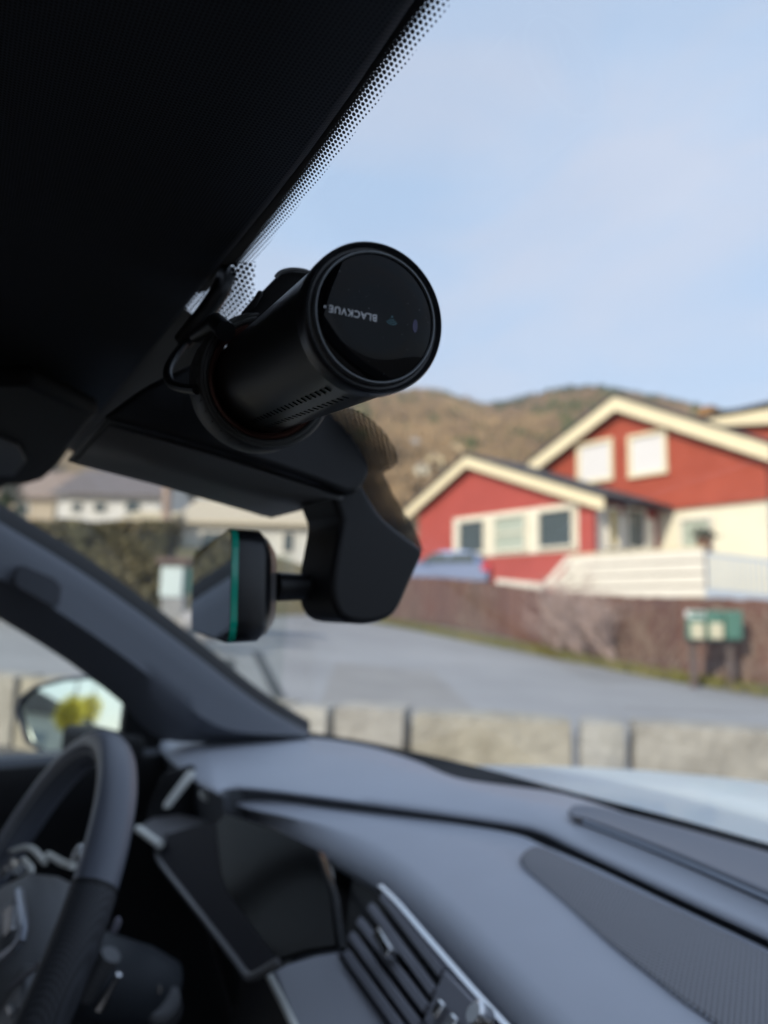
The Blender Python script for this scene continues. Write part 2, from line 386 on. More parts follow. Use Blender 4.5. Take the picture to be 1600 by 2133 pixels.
for i, (x0, x1) in enumerate(zip(jx, jx[1:])):
    p0, p1 = on_wall(x0), on_wall(x1)
    if p0 is None or p1 is None: continue
    obj('granite_block', rough_block(p0, p1, -1.32, -.66 + random.uniform(-.015, .02), .38, i), stone[i % 3], wl, smooth=True, angle=40)
    
# ---------------------------------------------------------------- brown plank fence
wood_br = [mat('weathered brown plank %d' % i, c, .85, vscale=4, col2=tuple(x * 1.35 for x in c), bump=.3, bscale=30) for i, c in enumerate(((.125, .062, .048), (.145, .078, .062), (.105, .056, .047)))]
fpath = spline(FEN, 260)
fr = root('plank_fence', fpath[130], 'tall weathered brown plank fence along the far side of the road', 'fence')
def fence_h(a): return 1.45 + .02 * max(0, a) + .05 * sin(a * 1.1)
acc = 0; last = fpath[0]; bmesh_cache = None; nb = 0
unit = MB().box((0, 0, .5), (.5, 0, 0), (0, .5, 0), (0, 0, .5))
ume = []
for m_ in wood_br:
    me = bpy.data.meshes.new('plank'); me.from_pydata([tuple(p) for p in unit.v], [], unit.f); me.materials.append(m_); ume.append(me)
fb = base_of(fr)
def lerp_path(path, s):
    a = 0
    for p, q in zip(path, path[1:]):
        l = (q - p).length
        if a + l >= s: return p.lerp(q, (s - a) / l), (q - p).normalized()
        a += l
    return path[-1], (path[-1] - path[-2]).normalized()
tot = sum((q - p).length for p, q in zip(fpath, fpath[1:]))
s = 0
while s < tot - .1:
    wd = random.uniform(.125, .15); p, d = lerp_path(fpath, s + wd / 2)
    o = bpy.data.objects.new('plank', random.choice(ume)); COL.objects.link(o); o.parent = fr
    a = ab(p)[0]; hh = fence_h(a) + random.uniform(-.02, .02)
    o.location = p + V((0, 0, H + .04)) - fb; o.rotation_euler = (0, 0, math.atan2(d.y, d.x) + random.uniform(-.03, .03)); o.scale = (wd - .012, .024 + random.random() * .01, hh)
    s += wd
for zz in (.35, 1.15):
    mb = MB()
    for p, q in zip(fpath[::8], fpath[8::8]):
        d = (q - p).normalized(); n = V((-d.y, d.x, 0)); n = n if n.dot(HD) > 0 else -n
        mb.box((p + q) / 2 + n * .05 + V((0, 0, zz + .04)), (q - p) / 2, n * .022, V((0, 0, .045)))
    obj('fence_rail', mb, wood_br[2], fr)
s = .5
while s < tot:
    p, d = lerp_path(fpath, s); n = V((-d.y, d.x, 0)); n = n if n.dot(HD) > 0 else -n
    obj('fence_post', MB().box(p + n * .13 + V((0, 0, .72)), d * .05, n * .05, V((0, 0, .74))), wood_br[0], fr); s += 2.2
# grass at the foot of the fence
mb = MB()
for i in range(9000):
    p, d = lerp_path(fpath, random.uniform(3, tot)); n = V((d.y, -d.x, 0)); n = n if n.dot(HD) < 0 else -n
    q = p + n * random.uniform(-.05, .75) ; a, b = ab(q); q.z = road_z(a, b) + .01
    hgt = random.uniform(.08, .26); e = V((random.uniform(-1, 1), random.uniform(-1, 1), 0)) * .035
    mb.quad(q - e, q + e, q + e * .2 + V((random.uniform(-.08, .08), random.uniform(-.08, .08), hgt)))
obj('verge_grass', mb, mat('yellow green winter grass', (.15, .155, .035), .9, vscale=1.5, col2=(.24, .21, .07)), kind='stuff')
# dry creeper over the planks
mb = MB()
for i in range(2600):
    p, d = lerp_path(fpath, random.uniform(2, tot)); n = V((d.y, -d.x, 0)); n = n if n.dot(HD) < 0 else -n
    dens = noise.noise(V((p.x * .45, p.y * .45, 2.0)))
    if dens < random.uniform(-.35, .25): continue
    c = p + n * random.uniform(.03, .10) + V((0, 0, .1 + 1.35 * random.random() ** 1.3)); e = (d * random.uniform(-.6, .6) + V((0, 0, random.uniform(.4, 1)))).normalized() * random.uniform(.12, .30); f = e.cross(n).normalized() * .009
    mb.quad(c - e - f, c - e + f, c + e + f, c + e - f)
obj('dry_creeper', mb, mat('brown dry stems', (.22, .15, .12), .9, vscale=2, col2=(.32, .24, .19)), kind='stuff')
# bare shrub leaning on the fence
def twig(mb, p, d, ln, r, depth):
    q = p + d * ln; mb.tube([p, p.lerp(q, .5) + V((random.uniform(-.04, .04), random.uniform(-.04, .04), random.uniform(-.03, .03))) * ln, q], [r, r * .8, r * .6], 5, False)
    if depth:
        for k in range(3 if depth > 1 else 4):
            dd = (d + V((random.uniform(-1, 1), random.uniform(-1, 1), random.uniform(-.5, .6))) * .75).normalized(); twig(mb, p.lerp(q, random.uniform(.4, 1)), dd, ln * random.uniform(.55, .8), r * .62, depth - 1)
tw = mat('pale dry twigs', (.45, .34, .30), .9, var=.25, vscale=5)
for px, py, b, lean in ((1285, 1375, 17.2, -.55), (1215, 1365, 18.0, -.35), (1165, 1345, 18.8, -.1)):
    p = at_b(px, py, b); a_, b_ = ab(p); p.z = road_z(a_, b_)
    sh = root('bare_shrub', p, {1285: 'bare pale twigged shrub against the brown fence, the one with the longest lean', 1215: 'middle bare shrub of the pale twigs sprawling over the brown fence', 1165: 'smallest bare shrub at the left end of the pale twigs on the fence'}[px], 'shrub', 'bare shrubs against the fence')
    mb = MB()
    for k in range(9): twig(mb, p, (RT0 * (lean + random.uniform(-.35, .35)) + HD * random.uniform(-.1, .12) + V((0, 0, 1))).normalized(), random.uniform(.85, 1.1), .024, 3)
    obj('branch', mb, tw, sh)

# ---------------------------------------------------------------- letter boxes on their rack
gr = mat('green letter box', (.085, .20, .155), .55, var=.15); wh = mat('white enamel', (.72, .74, .72), .5, var=.08); gp = mat('grey post', (.125, .095, .085), .7, var=.2); cr = mat('cream enamel', (.62, .58, .42), .55, var=.08)
rb = 14.4
def mp_(px, py, b=rb): return at_b(px, py, b)
rk = root('letter_box_rack', mp_(1487, 1395), 'grey two post rack carrying the letter boxes in front of the brown fence', 'rack')
for x in (1450, 1528):
    p = mp_(x, 1330); gz_ = road_z(*ab(p)) - .03
    obj('post', MB().box(V((p.x, p.y, (gz_ + p.z) / 2)) + HD * .16, RT0 * .07, HD * .03, V((0, 0, (p.z - gz_) / 2 + .25))), gp, rk, bevel=.008)
pa, pb = mp_(1430, 1322), mp_(1545, 1322)
obj('cross_board', MB().box((pa + pb) / 2 + HD * .11, (pb - pa) / 2, HD * .018, V((0, 0, .16))), gp, rk)
for px, col, lab, flap in ((1449, wh, 'white topped letter box with cream door, at the left of the rack', cr), (1488, gr, 'green letter box with a pale cream door, between the white and the plain green boxes', cr), (1527, gr, 'plain green letter box with a rounded green door beside the cream doored one', gr)):
    b0, t0 = mp_(px, 1333), mp_(px, 1274); wv = RT0 * ((mp_(px + 17, 1300) - mp_(px - 17, 1300)).length / 2); c = (b0 + t0) / 2; hz = (t0.z - b0.z) / 2
    lb = root('letter_box', b0, lab, 'letter box', 'letter boxes on the roadside rack')
    obj('body', MB().box(c, wv, HD * .09, V((0, 0, hz))), col if px > 1460 else gr, lb, bevel=.03, bseg=3)
    obj('lid', MB().prism([c + wv * 1.05 + V((0, 0, hz * .55)) - HD * .1, c - wv * 1.05 + V((0, 0, hz * .55)) - HD * .1, c - wv * 1.05 + V((0, 0, hz * 1.06)) - HD * .06, c + wv * 1.05 + V((0, 0, hz * 1.06)) - HD * .06], HD * .16), col, lb, bevel=.012)
    obj('door', MB().box(c - HD * .096 - V((0, 0, hz * .35)), wv * .8, HD * .008, V((0, 0, hz * .55))), flap, lb, bevel=.01)

# ---------------------------------------------------------------- houses
U = V((0.593, -0.805)); NN = V((-.805, -.593))
class Facade:
    def __init__(s, a, b, u=U, n=NN): s.p0 = V((a, b)); s.u, s.n = u, n
    def pt(s, x, z, off=0): q = s.p0 + s.u * x + s.n * off; return O(q.x, q.y, z)
    def px(s, px, py, off=0):
        n3 = RT0 * s.n.x + HD * s.n.y; p = at_plane(px, py, s.pt(0, 0, off), n3); a, b = ab(p)
        return (V((a, b)) - s.p0 - s.n * off).dot(s.u), p.z
    @property
    def u3(s): return RT0 * s.u.x + HD * s.u.y
    @property
    def n3(s): return RT0 * s.n.x + HD * s.n.y
red1 = mat('red painted boards', (.39, .066, .052), .7, vscale=.8, col2=(.47, .086, .070), bump=.2, bscale=6)
red2 = mat('orange red painted boards', (.36, .062, .032), .7, vscale=.8, col2=(.45, .088, .048), bump=.2, bscale=6)
cream = mat('cream paint', (.80, .70, .48), .7, var=.05, vscale=2); creamw = mat('cream render', (.77, .73, .58), .85, var=.05, vscale=1.2, bump=.1)
white = mat('white paint', (.78, .74, .66), .6, var=.04, vscale=2); roofm = mat('dark roof tiles', (.045, .048, .058), .7, var=.2, vscale=3)
white_pane = mat('plain white window', (.70, .69, .70), .8); winm = mat('dark window glass', (.06, .08, .085), .08, spec=.6); wing = mat('pale curtain behind glass', (.42, .47, .40), .25)  # upper windows of the big house in one plain white
def gable_z(x, G):
    for (x0, z0), (x1, z1) in zip(G, G[1:]):
        if x0 <= x <= x1: return z0 + (z1 - z0) * (x - x0) / (x1 - x0)
    return G[0][1] if x < G[0][0] else G[-1][1]
def bboard(f, G, off, wd, th, m, par):
    for (x0, z0), (x1, z1) in zip(G, G[1:]):
        obj('bargeboard', MB().prism([f.pt(x0, z0, off), f.pt(x1, z1, off), f.pt(x1, z1 - wd, off), f.pt(x0, z0 - wd, off)], f.n3 * -th), m, par)
def roof(f, G, off, depth, m, par, th=.14):
    for (x0, z0), (x1, z1) in zip(G, G[1:]):
        obj('roof', MB().prism([f.pt(x0, z0 + .012, off), f.pt(x1, z1 + .012, off), f.pt(x1, z1 + th, off), f.pt(x0, z0 + th, off)], f.n3 * -depth), m, par)
def window(f, x0, x1, z0, z1, par, glass, bars=(), frame=None, fw=.11, off=.03, hb=()):
    fm = frame or white
    fr_ = obj('window', MB().box(f.pt((x0 + x1) / 2, z0 - fw / 2, off + .05), f.u3 * ((x1 - x0) / 2 + fw), f.n3 * .06, V((0, 0, fw / 2)))
        .box(f.pt((x0 + x1) / 2, z1 + fw / 2, off + .05), f.u3 * ((x1 - x0) / 2 + fw), f.n3 * .06, V((0, 0, fw / 2)))
        .box(f.pt(x0 - fw / 2, (z0 + z1) / 2, off + .048), f.u3 * (fw / 2), f.n3 * .058, V((0, 0, (z1 - z0) / 2)))
        .box(f.pt(x1 + fw / 2, (z0 + z1) / 2, off + .048), f.u3 * (fw / 2), f.n3 * .058, V((0, 0, (z1 - z0) / 2))), fm, par)
    obj('pane', MB().box(f.pt((x0 + x1) / 2, (z0 + z1) / 2, off + .0), f.u3 * ((x1 - x0) / 2), f.n3 * .015, V((0, 0, (z1 - z0) / 2))), glass, fr_)
    for x in bars: obj('glazing_bar', MB().box(f.pt(x, (z0 + z1) / 2, off + .04), f.u3 * .03, f.n3 * .03, V((0, 0, (z1 - z0) / 2))), fm, fr_)
    for z in hb: obj('glazing_bar', MB().box(f.pt((x0 + x1) / 2, z, off + .042), f.u3 * ((x1 - x0) / 2), f.n3 * .028, V((0, 0, .03))), fm, fr_)
    return fr_

# the small red house
palec = mat('pale cream paint', (.78, .74, .62), .7, var=.04, vscale=2)
F1 = Facade(6.8, 23.2)
G1 = [F1.px(843, 1064, .4), F1.px(970, 950, .4), F1.px(1257, 1036, .4)]
sl_, sr_ = F1.px(872, 1100)[0], 0.0
hz1 = root('small_red_house', F1.pt(-4.5, 1.0), 'low red gabled house with a row of three cream framed windows', 'house')
wg = [(sl_, gable_z(sl_, G1) - .2), (G1[1][0], G1[1][1] - .2), (sr_, gable_z(sr_, G1) - .2)]
obj('wall', MB().prism([F1.pt(sl_, .2, -.03), F1.pt(sr_, .2, -.03), F1.pt(*wg[2], -.03), F1.pt(*wg[1], -.03), F1.pt(*wg[0], -.03)], F1.n3 * -9), red1, hz1)
mb = MB(); z = .9
while z < wg[1][1]:
    ks = [i / 160 for i in range(161)]; xs = [sl_ + (sr_ - sl_) * k for k in ks]; xs = [x for x in xs if gable_z(x, wg) > z + .1]
    if len(xs) > 1: mb.prism([F1.pt(xs[0], z, .012), F1.pt(xs[-1], z, .012), F1.pt(xs[-1], z + .165, -.012), F1.pt(xs[0], z + .165, -.012)], F1.n3 * -.012)
    z += .17
o = obj('cladding', mb, red1, hz1); o['kind'] = 'stuff'
bboard(F1, G1, .4, .42, .06, cream, hz1); roof(F1, G1, .45, 9.6, roofm, hz1)
obj('corner_board', MB().box(F1.pt(0, 2.2, .0), F1.u3 * .09, F1.n3 * .09, V((0, 0, 1.9))), red1, hz1)
xa, za = F1.px(945, 1160); xb, zb_ = F1.px(1207, 1140); xa2, zt1 = F1.px(945, 1086); xb2, zt2 = F1.px(1207, 1052)
z0, z1 = (za + zb_) / 2, (zt1 + zt2) / 2
obj('window_surround', MB().prism([F1.pt(xa, z0 - .1, .012), F1.pt(xb, z0 - .1, .012), F1.pt(xb, z1 + .1, .012), F1.pt(xa, z1 + .1, .012)], F1.n3 * .035), palec, hz1)
for (p0, p1, gl, hb) in ((962, 1012, winm, ()), (1035, 1098, wing, (.5,)), (1128, 1196, winm, ())):
    x0, x1 = F1.px(p0, 1110)[0], F1.px(p1, 1110)[0]
    window(F1, x0, x1, z0 + .1, z1 - .12, hz1, gl, (), palec, .09, .05, [z0 + (z1 - z0) * k for k in hb])
# its side wall, in the shade
S1 = Facade(6.8, 23.2, V((.805, .593)), V((.593, -.805)))
obj('side_wall', MB().prism([S1.pt(.1, .2, .0), S1.pt(3.4, .2, .0), S1.pt(3.4, gable_z(.2, G1) - .45, .0), S1.pt(.1, gable_z(.2, G1) - .45, .0)], S1.n3 * .03), white, hz1)
for (p0, p1, gl) in ((1262, 1282, mat('yellow curtain', (.55, .43, .14), .7)), (1300, 1338, winm)):
    x0, z_ = S1.px(p0, 1150, .03); x1, _ = S1.px(p1, 1150, .03); window(S1, x0 + .08, x1, z_ + .2, z_ + 1.45, hz1, gl, (), white, .08, .06)

# the big red house
F2 = Facade(9.62, 25.3)
G2 = [F2.px(1097, 968, .5), F2.px(1280, 826, .5), F2.px(1604, 926, .5)]
hz2 = root('big_red_house', F2.pt(-.5, 1.0), 'tall orange red gabled house with two white windows over a cream ground floor', 'house')
sl2 = F2.px(1130, 960)[0]; sr2 = F2.px(1597, 1000)[0]
wg = [(sl2, gable_z(sl2, G2) - .25), (G2[1][0], G2[1][1] - .25), (sr2, gable_z(sr2, G2) - .25)]
zm = (F2.px(1365, 1066)[1] + F2.px(1596, 1033)[1]) / 2
obj('upper_wall', MB().prism([F2.pt(sl2, zm, 0), F2.pt(sr2, zm, 0), F2.pt(*wg[2], 0), F2.pt(*wg[1], 0), F2.pt(*wg[0], 0)], F2.n3 * -9), red2, hz2)
mb = MB(); x = sl2
while x < sr2 - .05:
    zt = gable_z(x + .08, wg) - .03
    mb.box(F2.pt(x + .08, (zm - .05 + zt) / 2, .018), F2.u3 * .066, F2.n3 * .016, V((0, 0, (zt - zm + .05) / 2))); x += .165
o = obj('cladding', mb, red2, hz2); o['kind'] = 'stuff'
obj('lower_wall', MB().prism([F2.pt(sl2 + .1, 0, -.12), F2.pt(sr2 - .06, 0, -.12), F2.pt(sr2 - .06, zm - .003, -.12), F2.pt(sl2 + .1, zm - .003, -.12)], F2.n3 * -8.7), creamw, hz2)
bboard(F2, G2, .5, .52, .06, cream, hz2); roof(F2, G2, .55, 9.8, roofm, hz2)
for c in ((1206, 920, 1280, 1006), (1312, 902, 1392, 992)):
    (x0, zt), (x1, _) = F2.px(c[0], c[1]), F2.px(c[2], c[1]); _, zb2 = F2.px((c[0] + c[2]) / 2, c[3]); _, zt = F2.px((c[0] + c[2]) / 2, c[1])
    window(F2, x0 + .12, x1 - .12, zb2 + .12, zt - .12, hz2, white_pane, (), cream, .13, .06)
(x0, _), (x1, _) = F2.px(1420, 1090), F2.px(1478, 1090); window(F2, x0, x1, F2.px(1450, 1140)[1], F2.px(1450, 1082)[1], hz2, wing, (), white, .1, -.1)
# the house showing above the big one's roof
F3 = Facade(13.6, 27.5)
hz3 = root('far_red_house', F3.pt(2, 2), 'red house with a cream eaves board behind the right roof slope of the big house', 'house')
q = [F3.px(1468, 880), F3.px(1640, 851), F3.px(1640, 885), F3.px(1476, 892)]
obj('eaves_board', MB().prism([F3.pt(*c, .4) for c in q], F3.n3 * -.1), cream, hz3)
obj('wall', MB().prism([F3.pt(q[3][0] + .1, 2, 0), F3.pt(q[2][0] + 4, 2, 0), F3.pt(q[2][0] + 4, q[2][1], 0), F3.pt(q[3][0] + .1, q[3][1], 0)], F3.n3 * -6), red2, hz3)
obj('roof', MB().prism([F3.pt(q[0][0] - .2, q[0][1] + .01, .5), F3.pt(q[1][0] + 4, q[1][1] + .2, .5), F3.pt(q[1][0] + 4, q[1][1] + 1.0, -4), F3.pt(q[0][0] - .2, q[0][1] + .5, -4)], V((0, 0, .12))), roofm, hz3)
cx, cz = F3.px(1449, 862); obj('chimney', MB().box(F3.pt(cx, cz - .5, -1), F3.u3 * .3, F3.n3 * .3, V((0, 0, .95))), mat('brown chimney brick', (.28, .15, .06), .9, var=.2), hz3)

# terrace with its white railings
D = Facade(8.5, 19.0); dk = root('terrace', D.pt(-2, .6), 'raised terrace with white plank railing and stair in front of the red houses', 'terrace')
(xr, zt) = D.px(1468, 1152); (xl, ztl) = D.px(1190, 1150); zb3 = D.px(1468, 1246)[1]; zt = (zt + ztl) / 2; (xs, zs) = D.px(1128, 1216)
DS = Facade(8.5, 19.0, V((.805, -.593)).normalized(), V((-.45, -.89)).normalized())
n_ = 4; ph = (zt - zb3) / n_
for k in range(n_):
    za_ = zb3 + ph * k + .024; zb4 = zb3 + ph * (k + 1) - .024
    lx = xs + .3 + (xl - xs - .3) * (k + .5) / n_
    obj('rail_board', MB().prism([D.pt(lx, za_, 0), D.pt(xr, za_, 0), D.pt(xr, zb4, 0), D.pt(lx + .2, zb4, 0)], D.n3 * .04), white, dk)
for k in range(4):
    o1, o2 = .0 + .30 * k, .23 + .30 * k
    p0 = (xs + .2 * k, zs - .05); p1 = (xl + .28 * k, zt - .12 * 0 - .3 * k)
    obj('stair_board', MB().prism([D.pt(xs + .25 * k, zs - .12 + .0 * k, .05), D.pt(xs + .25 * k + .25, zs - .14, .05), D.pt(xl + .3 * k + .15, zt - .27 * k - .02, .05), D.pt(xl + .3 * k - .12, zt - .27 * k - .02, .05)], D.n3 * .04), white, dk)
obj('gap_shade_sheet', MB().prism([D.pt(xs + .3, zb3, -.03), D.pt(xr, zb3, -.03), D.pt(xr, zt - .03, -.03), D.pt(xl, zt - .03, -.03)], D.n3 * -.02), mat('brown grey gap shade', (.30, .24, .21), .85), dk)  # brownish sheet added to paint the shade in the gaps between boards
for x in (xl + .2, (xl + xr) / 2, xr - .06): obj('post', MB().box(D.pt(x, (zt + zb3) / 2 - .1, -.08), D.u3 * .05, D.n3 * .05, V((0, 0, (zt - zb3) / 2 + .1))), white, dk)
obj('hand_rail', MB().box(D.pt((xl + xr) / 2, zt + .03, .0), D.u3 * ((xr - xl) / 2 + .05), D.n3 * .08, V((0, 0, .025))), cream, dk)
shade_blue = mat('shade tinted paint', (.50, .58, .70), .6); E2 = D.pt(xr, zb3); e0 = at_b(1474, 1150, 18.9); e1 = at_b(1640, 1170, 15.7); f0 = at_b(1474, 1246, 18.9); f1 = at_b(1640, 1268, 15.7)  # bluish shade on the white side railing is put into its colour
dk_s = (f1 - f0).normalized()
obj('side_beam', MB().prism([f0, f1, f1 + V((0, 0, .26)), f0 + V((0, 0, .26))], HD * .08), shade_blue, dk)
obj('side_hand_rail', MB().prism([e0 - V((0, 0, .07)), e1 - V((0, 0, .07)), e1, e0], HD * .07), shade_blue, dk)
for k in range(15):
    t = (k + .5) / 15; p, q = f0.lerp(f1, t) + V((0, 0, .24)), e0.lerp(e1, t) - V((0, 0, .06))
    obj('baluster', MB().box((p + q) / 2 + HD * .04, dk_s * .035, HD * .02, V((0, 0, (q.z - p.z) / 2))), shade_blue, dk)
obj('terrace_floor', MB().prism([D.pt(xl, zb3 + .1, -.1), D.pt(xr, zb3 + .1, -.1), f1 + V((0, 0, .05)) + HD * .1, D.pt(xr + 3, zb3 + .1, -3.4), D.pt(xl, zb3 + .1, -3.2)], V((0, 0, .05))), mat('grey deck boards', (.3, .28, .25), .8, var=.1), dk)
pp = at_b(1468, 1150, 19.6); pr = root('potted_shrub', pp, 'small dark shrub in a brown pot behind the terrace railing corner', 'plant')
obj('pot', MB().lathe(pp, (0, 0, 1), [(0, .16), (.35, .22), (.36, .2)], 16, True), mat('brown clay', (.16, .07, .04), .8), pr)
mb = MB()
for i in range(160):
    c = pp + V((random.gauss(0, .13), random.gauss(0, .13), .5 + random.gauss(0, .1))); e = V((random.uniform(-1, 1), random.uniform(-1, 1), random.uniform(-1, 1))) * .06; f = V((random.uniform(-1, 1), random.uniform(-1, 1), random.uniform(-1, 1))) * .05
    mb.quad(c - e, c - f, c + e, c + f)
obj('foliage', mb, mat('dark leaf', (.05, .05, .03), .8), pr)

# ---------------------------------------------------------------- blue hatchback parked behind the fence
def small_car(p, d, label, col):
    """p: ground point under the middle, d: heading"""
    r = root('parked_car', p, label, 'car'); s_ = V((d.y, -d.x, 0)); paint = mat('metallic blue grey paint', col, .3, metal=.3, coat=1)
    prof = [(-1.95, .35), (-2.0, .75), (-1.9, .98), (-1.0, 1.0), (.95, .92), (1.75, .80), (1.98, .62), (2.0, .35)]
    def sec(y, k): return [p + d * x * k + s_ * y + V((0, 0, z)) for x, z in prof]
    obj('body', MB().loft([sec(-.86, .97), sec(-.80, 1), sec(.80, 1), sec(.86, .97)]).quad(*sec(-.86, .97)).quad(*sec(.86, .97)), paint, r, bevel=.04)
    cab = [(-1.85, .97), (-1.5, 1.42), (-1.0, 1.50), (-.1, 1.49), (.35, 1.38), (1.05, .93)]
    def cs(y, k, zk): return [p + d * x * k + s_ * y + V((0, 0, .93 + (z - .93) * zk)) for x, z in cab]
    obj('roof', MB().loft([cs(-.78, 1, .02), cs(-.60, .97, 1), cs(.60, .97, 1), cs(.78, 1, .02)]), paint, r, smooth=True)
    for sg in (-1, 1):
        for a0, a1 in ((-1.42, -.45), (-.38, .62)):
            pts = [p + d * a0 + s_ * sg * .775 + V((0, 0, 1.0)), p + d * (a1 + .12) + s_ * sg * .775 + V((0, 0, 1.0)), p + d * (a1 - .3 if a1 > 0 else a1) + s_ * sg * .655 + V((0, 0, 1.38)), p + d * (a0 + .06) + s_ * sg * .655 + V((0, 0, 1.38))]
            obj('side_window', MB().prism(pts, s_ * sg * .02), winm, r)
        obj('tail_light', MB().box(p - d * 1.86 + s_ * sg * .72 + V((0, 0, .84)), d * .16, s_ * .155, V((0, 0, .13))), mat('red lamp lens', (.6, .03, .05), .25), r, bevel=.02)
        for fx in (-1.25, 1.28): 
            wl_ = obj('wheel', MB().lathe(p + d * fx + s_ * sg * .70 + V((0, 0, .31)), s_ * sg, [(-.1, .2), (-.1, .31), (.1, .31), (.1, .2)], 20, True), 'seal', r)
            obj('rim', MB().lathe(p + d * fx + s_ * sg * .805 + V((0, 0, .31)), s_ * sg, [(0, .2), (.01, .02)], 16, True), 'chrome', wl_)
    obj('rear_window', MB().prism([p - d * 1.80 + s_ * k * .6 + V((0, 0, 1.02)) for k in (-1, 1)] + [p - d * 1.50 + s_ * k * .5 + V((0, 0, 1.37)) for k in (1, -1)], -d * .02), winm, r)
    obj('rear_bumper', MB().box(p - d * 1.98 + V((0, 0, .45)), d * .06, s_ * .8, V((0, 0, .14))), 'seal', r, bevel=.04)
    return r
pc = at_b(925, 1222, 28.3); roof_z = at_b(925, 1150, 28.3).z; pc.z = roof_z - 1.5
small_car(pc, (-RT0 * .93 + HD * .37).normalized(), 'blue grey hatchback parked below the small red house, behind the fence', (.16, .22, .38))
pw = at_b(1085, 1235, 22.5); lw = root('low_white_wall', pw, 'low whitewashed wall between the blue car and the terrace stair', 'wall')
w0, w1 = at_b(1035, 1205, 23.4), at_b(1135, 1215, 21.8)
obj('wall', MB().prism([w0 - V((0, 0, .9)), w1 - V((0, 0, .9)), w1, w0], HD * .25), white, lw)

# ---------------------------------------------------------------- left side: hedge, cabinet, pole, houses on the slope
def leafbox(mb, c0, c1, depth, zb, zt, n, size):
    for i in range(n):
        t = random.random(); p = c0.lerp(c1, t); top = zt + noise.noise(V((t * 9, 1, 0))) * .18
        dep = random.choice((0, random.random())) * depth; z = zb + (top - zb) * (random.random() ** .8 if dep else random.random())
        if random.random() < .25: z = top; dep = random.random() * depth
        c = V((p.x, p.y, z)) + HD * (dep + random.gauss(0, .05)) ; e = V((random.uniform(-1, 1), random.uniform(-1, 1), random.uniform(-1, 1))).normalized() * size * random.uniform(.6, 1.3)
        f = e.cross(V((random.uniform(-1, 1), random.uniform(-1, 1), random.uniform(-1, 1)))).normalized() * size * .6
        mb.quad(c - e, c - f, c + e, c + f)
hA, hB = at_b(-420, 1300, 16), at_b(334, 1302, 14.2)
zt = at_b(160, 1092, 15).z; zb5 = -.62
hd = root('hedge', (hA + hB) / 2, 'clipped olive brown hedge along the roadside at the left', 'hedge')
mb = MB(); leafbox(mb, hA, hB, 1.0, zb5, zt, 16000, .085)
obj('foliage', mb, mat('olive hedge leaves', (.13, .12, .055), .8, vscale=.9, col2=(.20, .155, .08)), hd)
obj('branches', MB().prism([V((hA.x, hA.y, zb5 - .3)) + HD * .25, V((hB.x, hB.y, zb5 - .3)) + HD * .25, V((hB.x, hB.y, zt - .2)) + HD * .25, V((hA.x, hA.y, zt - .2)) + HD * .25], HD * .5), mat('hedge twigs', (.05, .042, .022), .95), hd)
bC = 13.2
cp = at_b(364, 1250, bC); cab = root('meter_cabinet', cp, 'small white cabinet under a brown lid beside the hedge end', 'cabinet')
c0, c1 = at_b(338, 1244, bC), at_b(388, 1182, bC)
obj('body', MB().box((c0 + c1) / 2, RT0 * ((c1 - c0).dot(RT0) / 2), HD * .18, V((0, 0, (c1.z - c0.z) / 2))), mat('bluish white enamel', (.72, .80, .80), .5), cab, bevel=.02)
obj('lid', MB().box(at_b(368, 1170, bC), RT0 * .30, HD * .24, V((0, 0, .06))), mat('brown lid', (.16, .10, .085), .7), cab, bevel=.015)
obj('green_box', MB().box(at_b(396, 1210, bC), RT0 * .055, HD * .12, V((0, 0, .24))), mat('dark green enamel', (.05, .13, .11), .5), cab, bevel=.015, label='narrow dark green box fixed to the side')
gb = road_z(*ab(at_b(364, 1300, bC)))
obj('plinth', MB().box(V((cp.x, cp.y, (c0.z + gb) / 2 - .05)), RT0 * .2, HD * .15, V((0, 0, (c0.z - gb) / 2 + .05))), mat('grey concrete', (.36, .35, .36), .9, var=.2), cab, bevel=.01)
pbase = at_b(340, 1300, 20); pbase.z = -.4; pt_ = at_b(338, 1020, 20)
pole = root('wooden_pole', pbase, 'thin weathered wooden pole rising behind the white cabinet', 'pole')
obj('shaft', MB().tube([pbase, pt_ + V((0, 0, 4))], [.14, .11], 12), mat('weathered pinkish wood', (.40, .30, .24), .9, var=.15, vscale=3), pole)
stn = [mat('rubble %d' % i, c, .95, var=.25, vscale=6, bump=.5, bscale=20) for i, c in enumerate(((.42, .40, .42), (.33, .29, .25)))]
rp_ = 0
for i, (px, py, r_, lab) in enumerate(((400, 1292, .22, 'largest pale boulder below the narrow green box of the white cabinet'), (366, 1306, .17, 'low grey boulder at the foot of the white cabinet'), (436, 1312, .24, 'pale boulder farthest from the white cabinet, below the rear view mirror'), (420, 1270, .15, 'small grey boulder perched on top of the heap beside the white cabinet'))):
    c = at_b(px, py, 12.6); bm = bmesh.new(); bmesh.ops.create_icosphere(bm, subdivisions=2, radius=r_); mb = MB()
    mb.v = [c + V((v_.co.x * 1.15, v_.co.y, v_.co.z * .85)) * (1 + .25 * noise.noise(v_.co * 4 + V((i, 0, 0)))) for v_ in bm.verts]; mb.f = [tuple(v_.index for v_ in f.verts) for f in bm.faces]; bm.free()
    obj('boulder', mb, stn[i % 2], None, label=lab, cat='boulder', group='boulders by the white cabinet', smooth=True, angle=60)

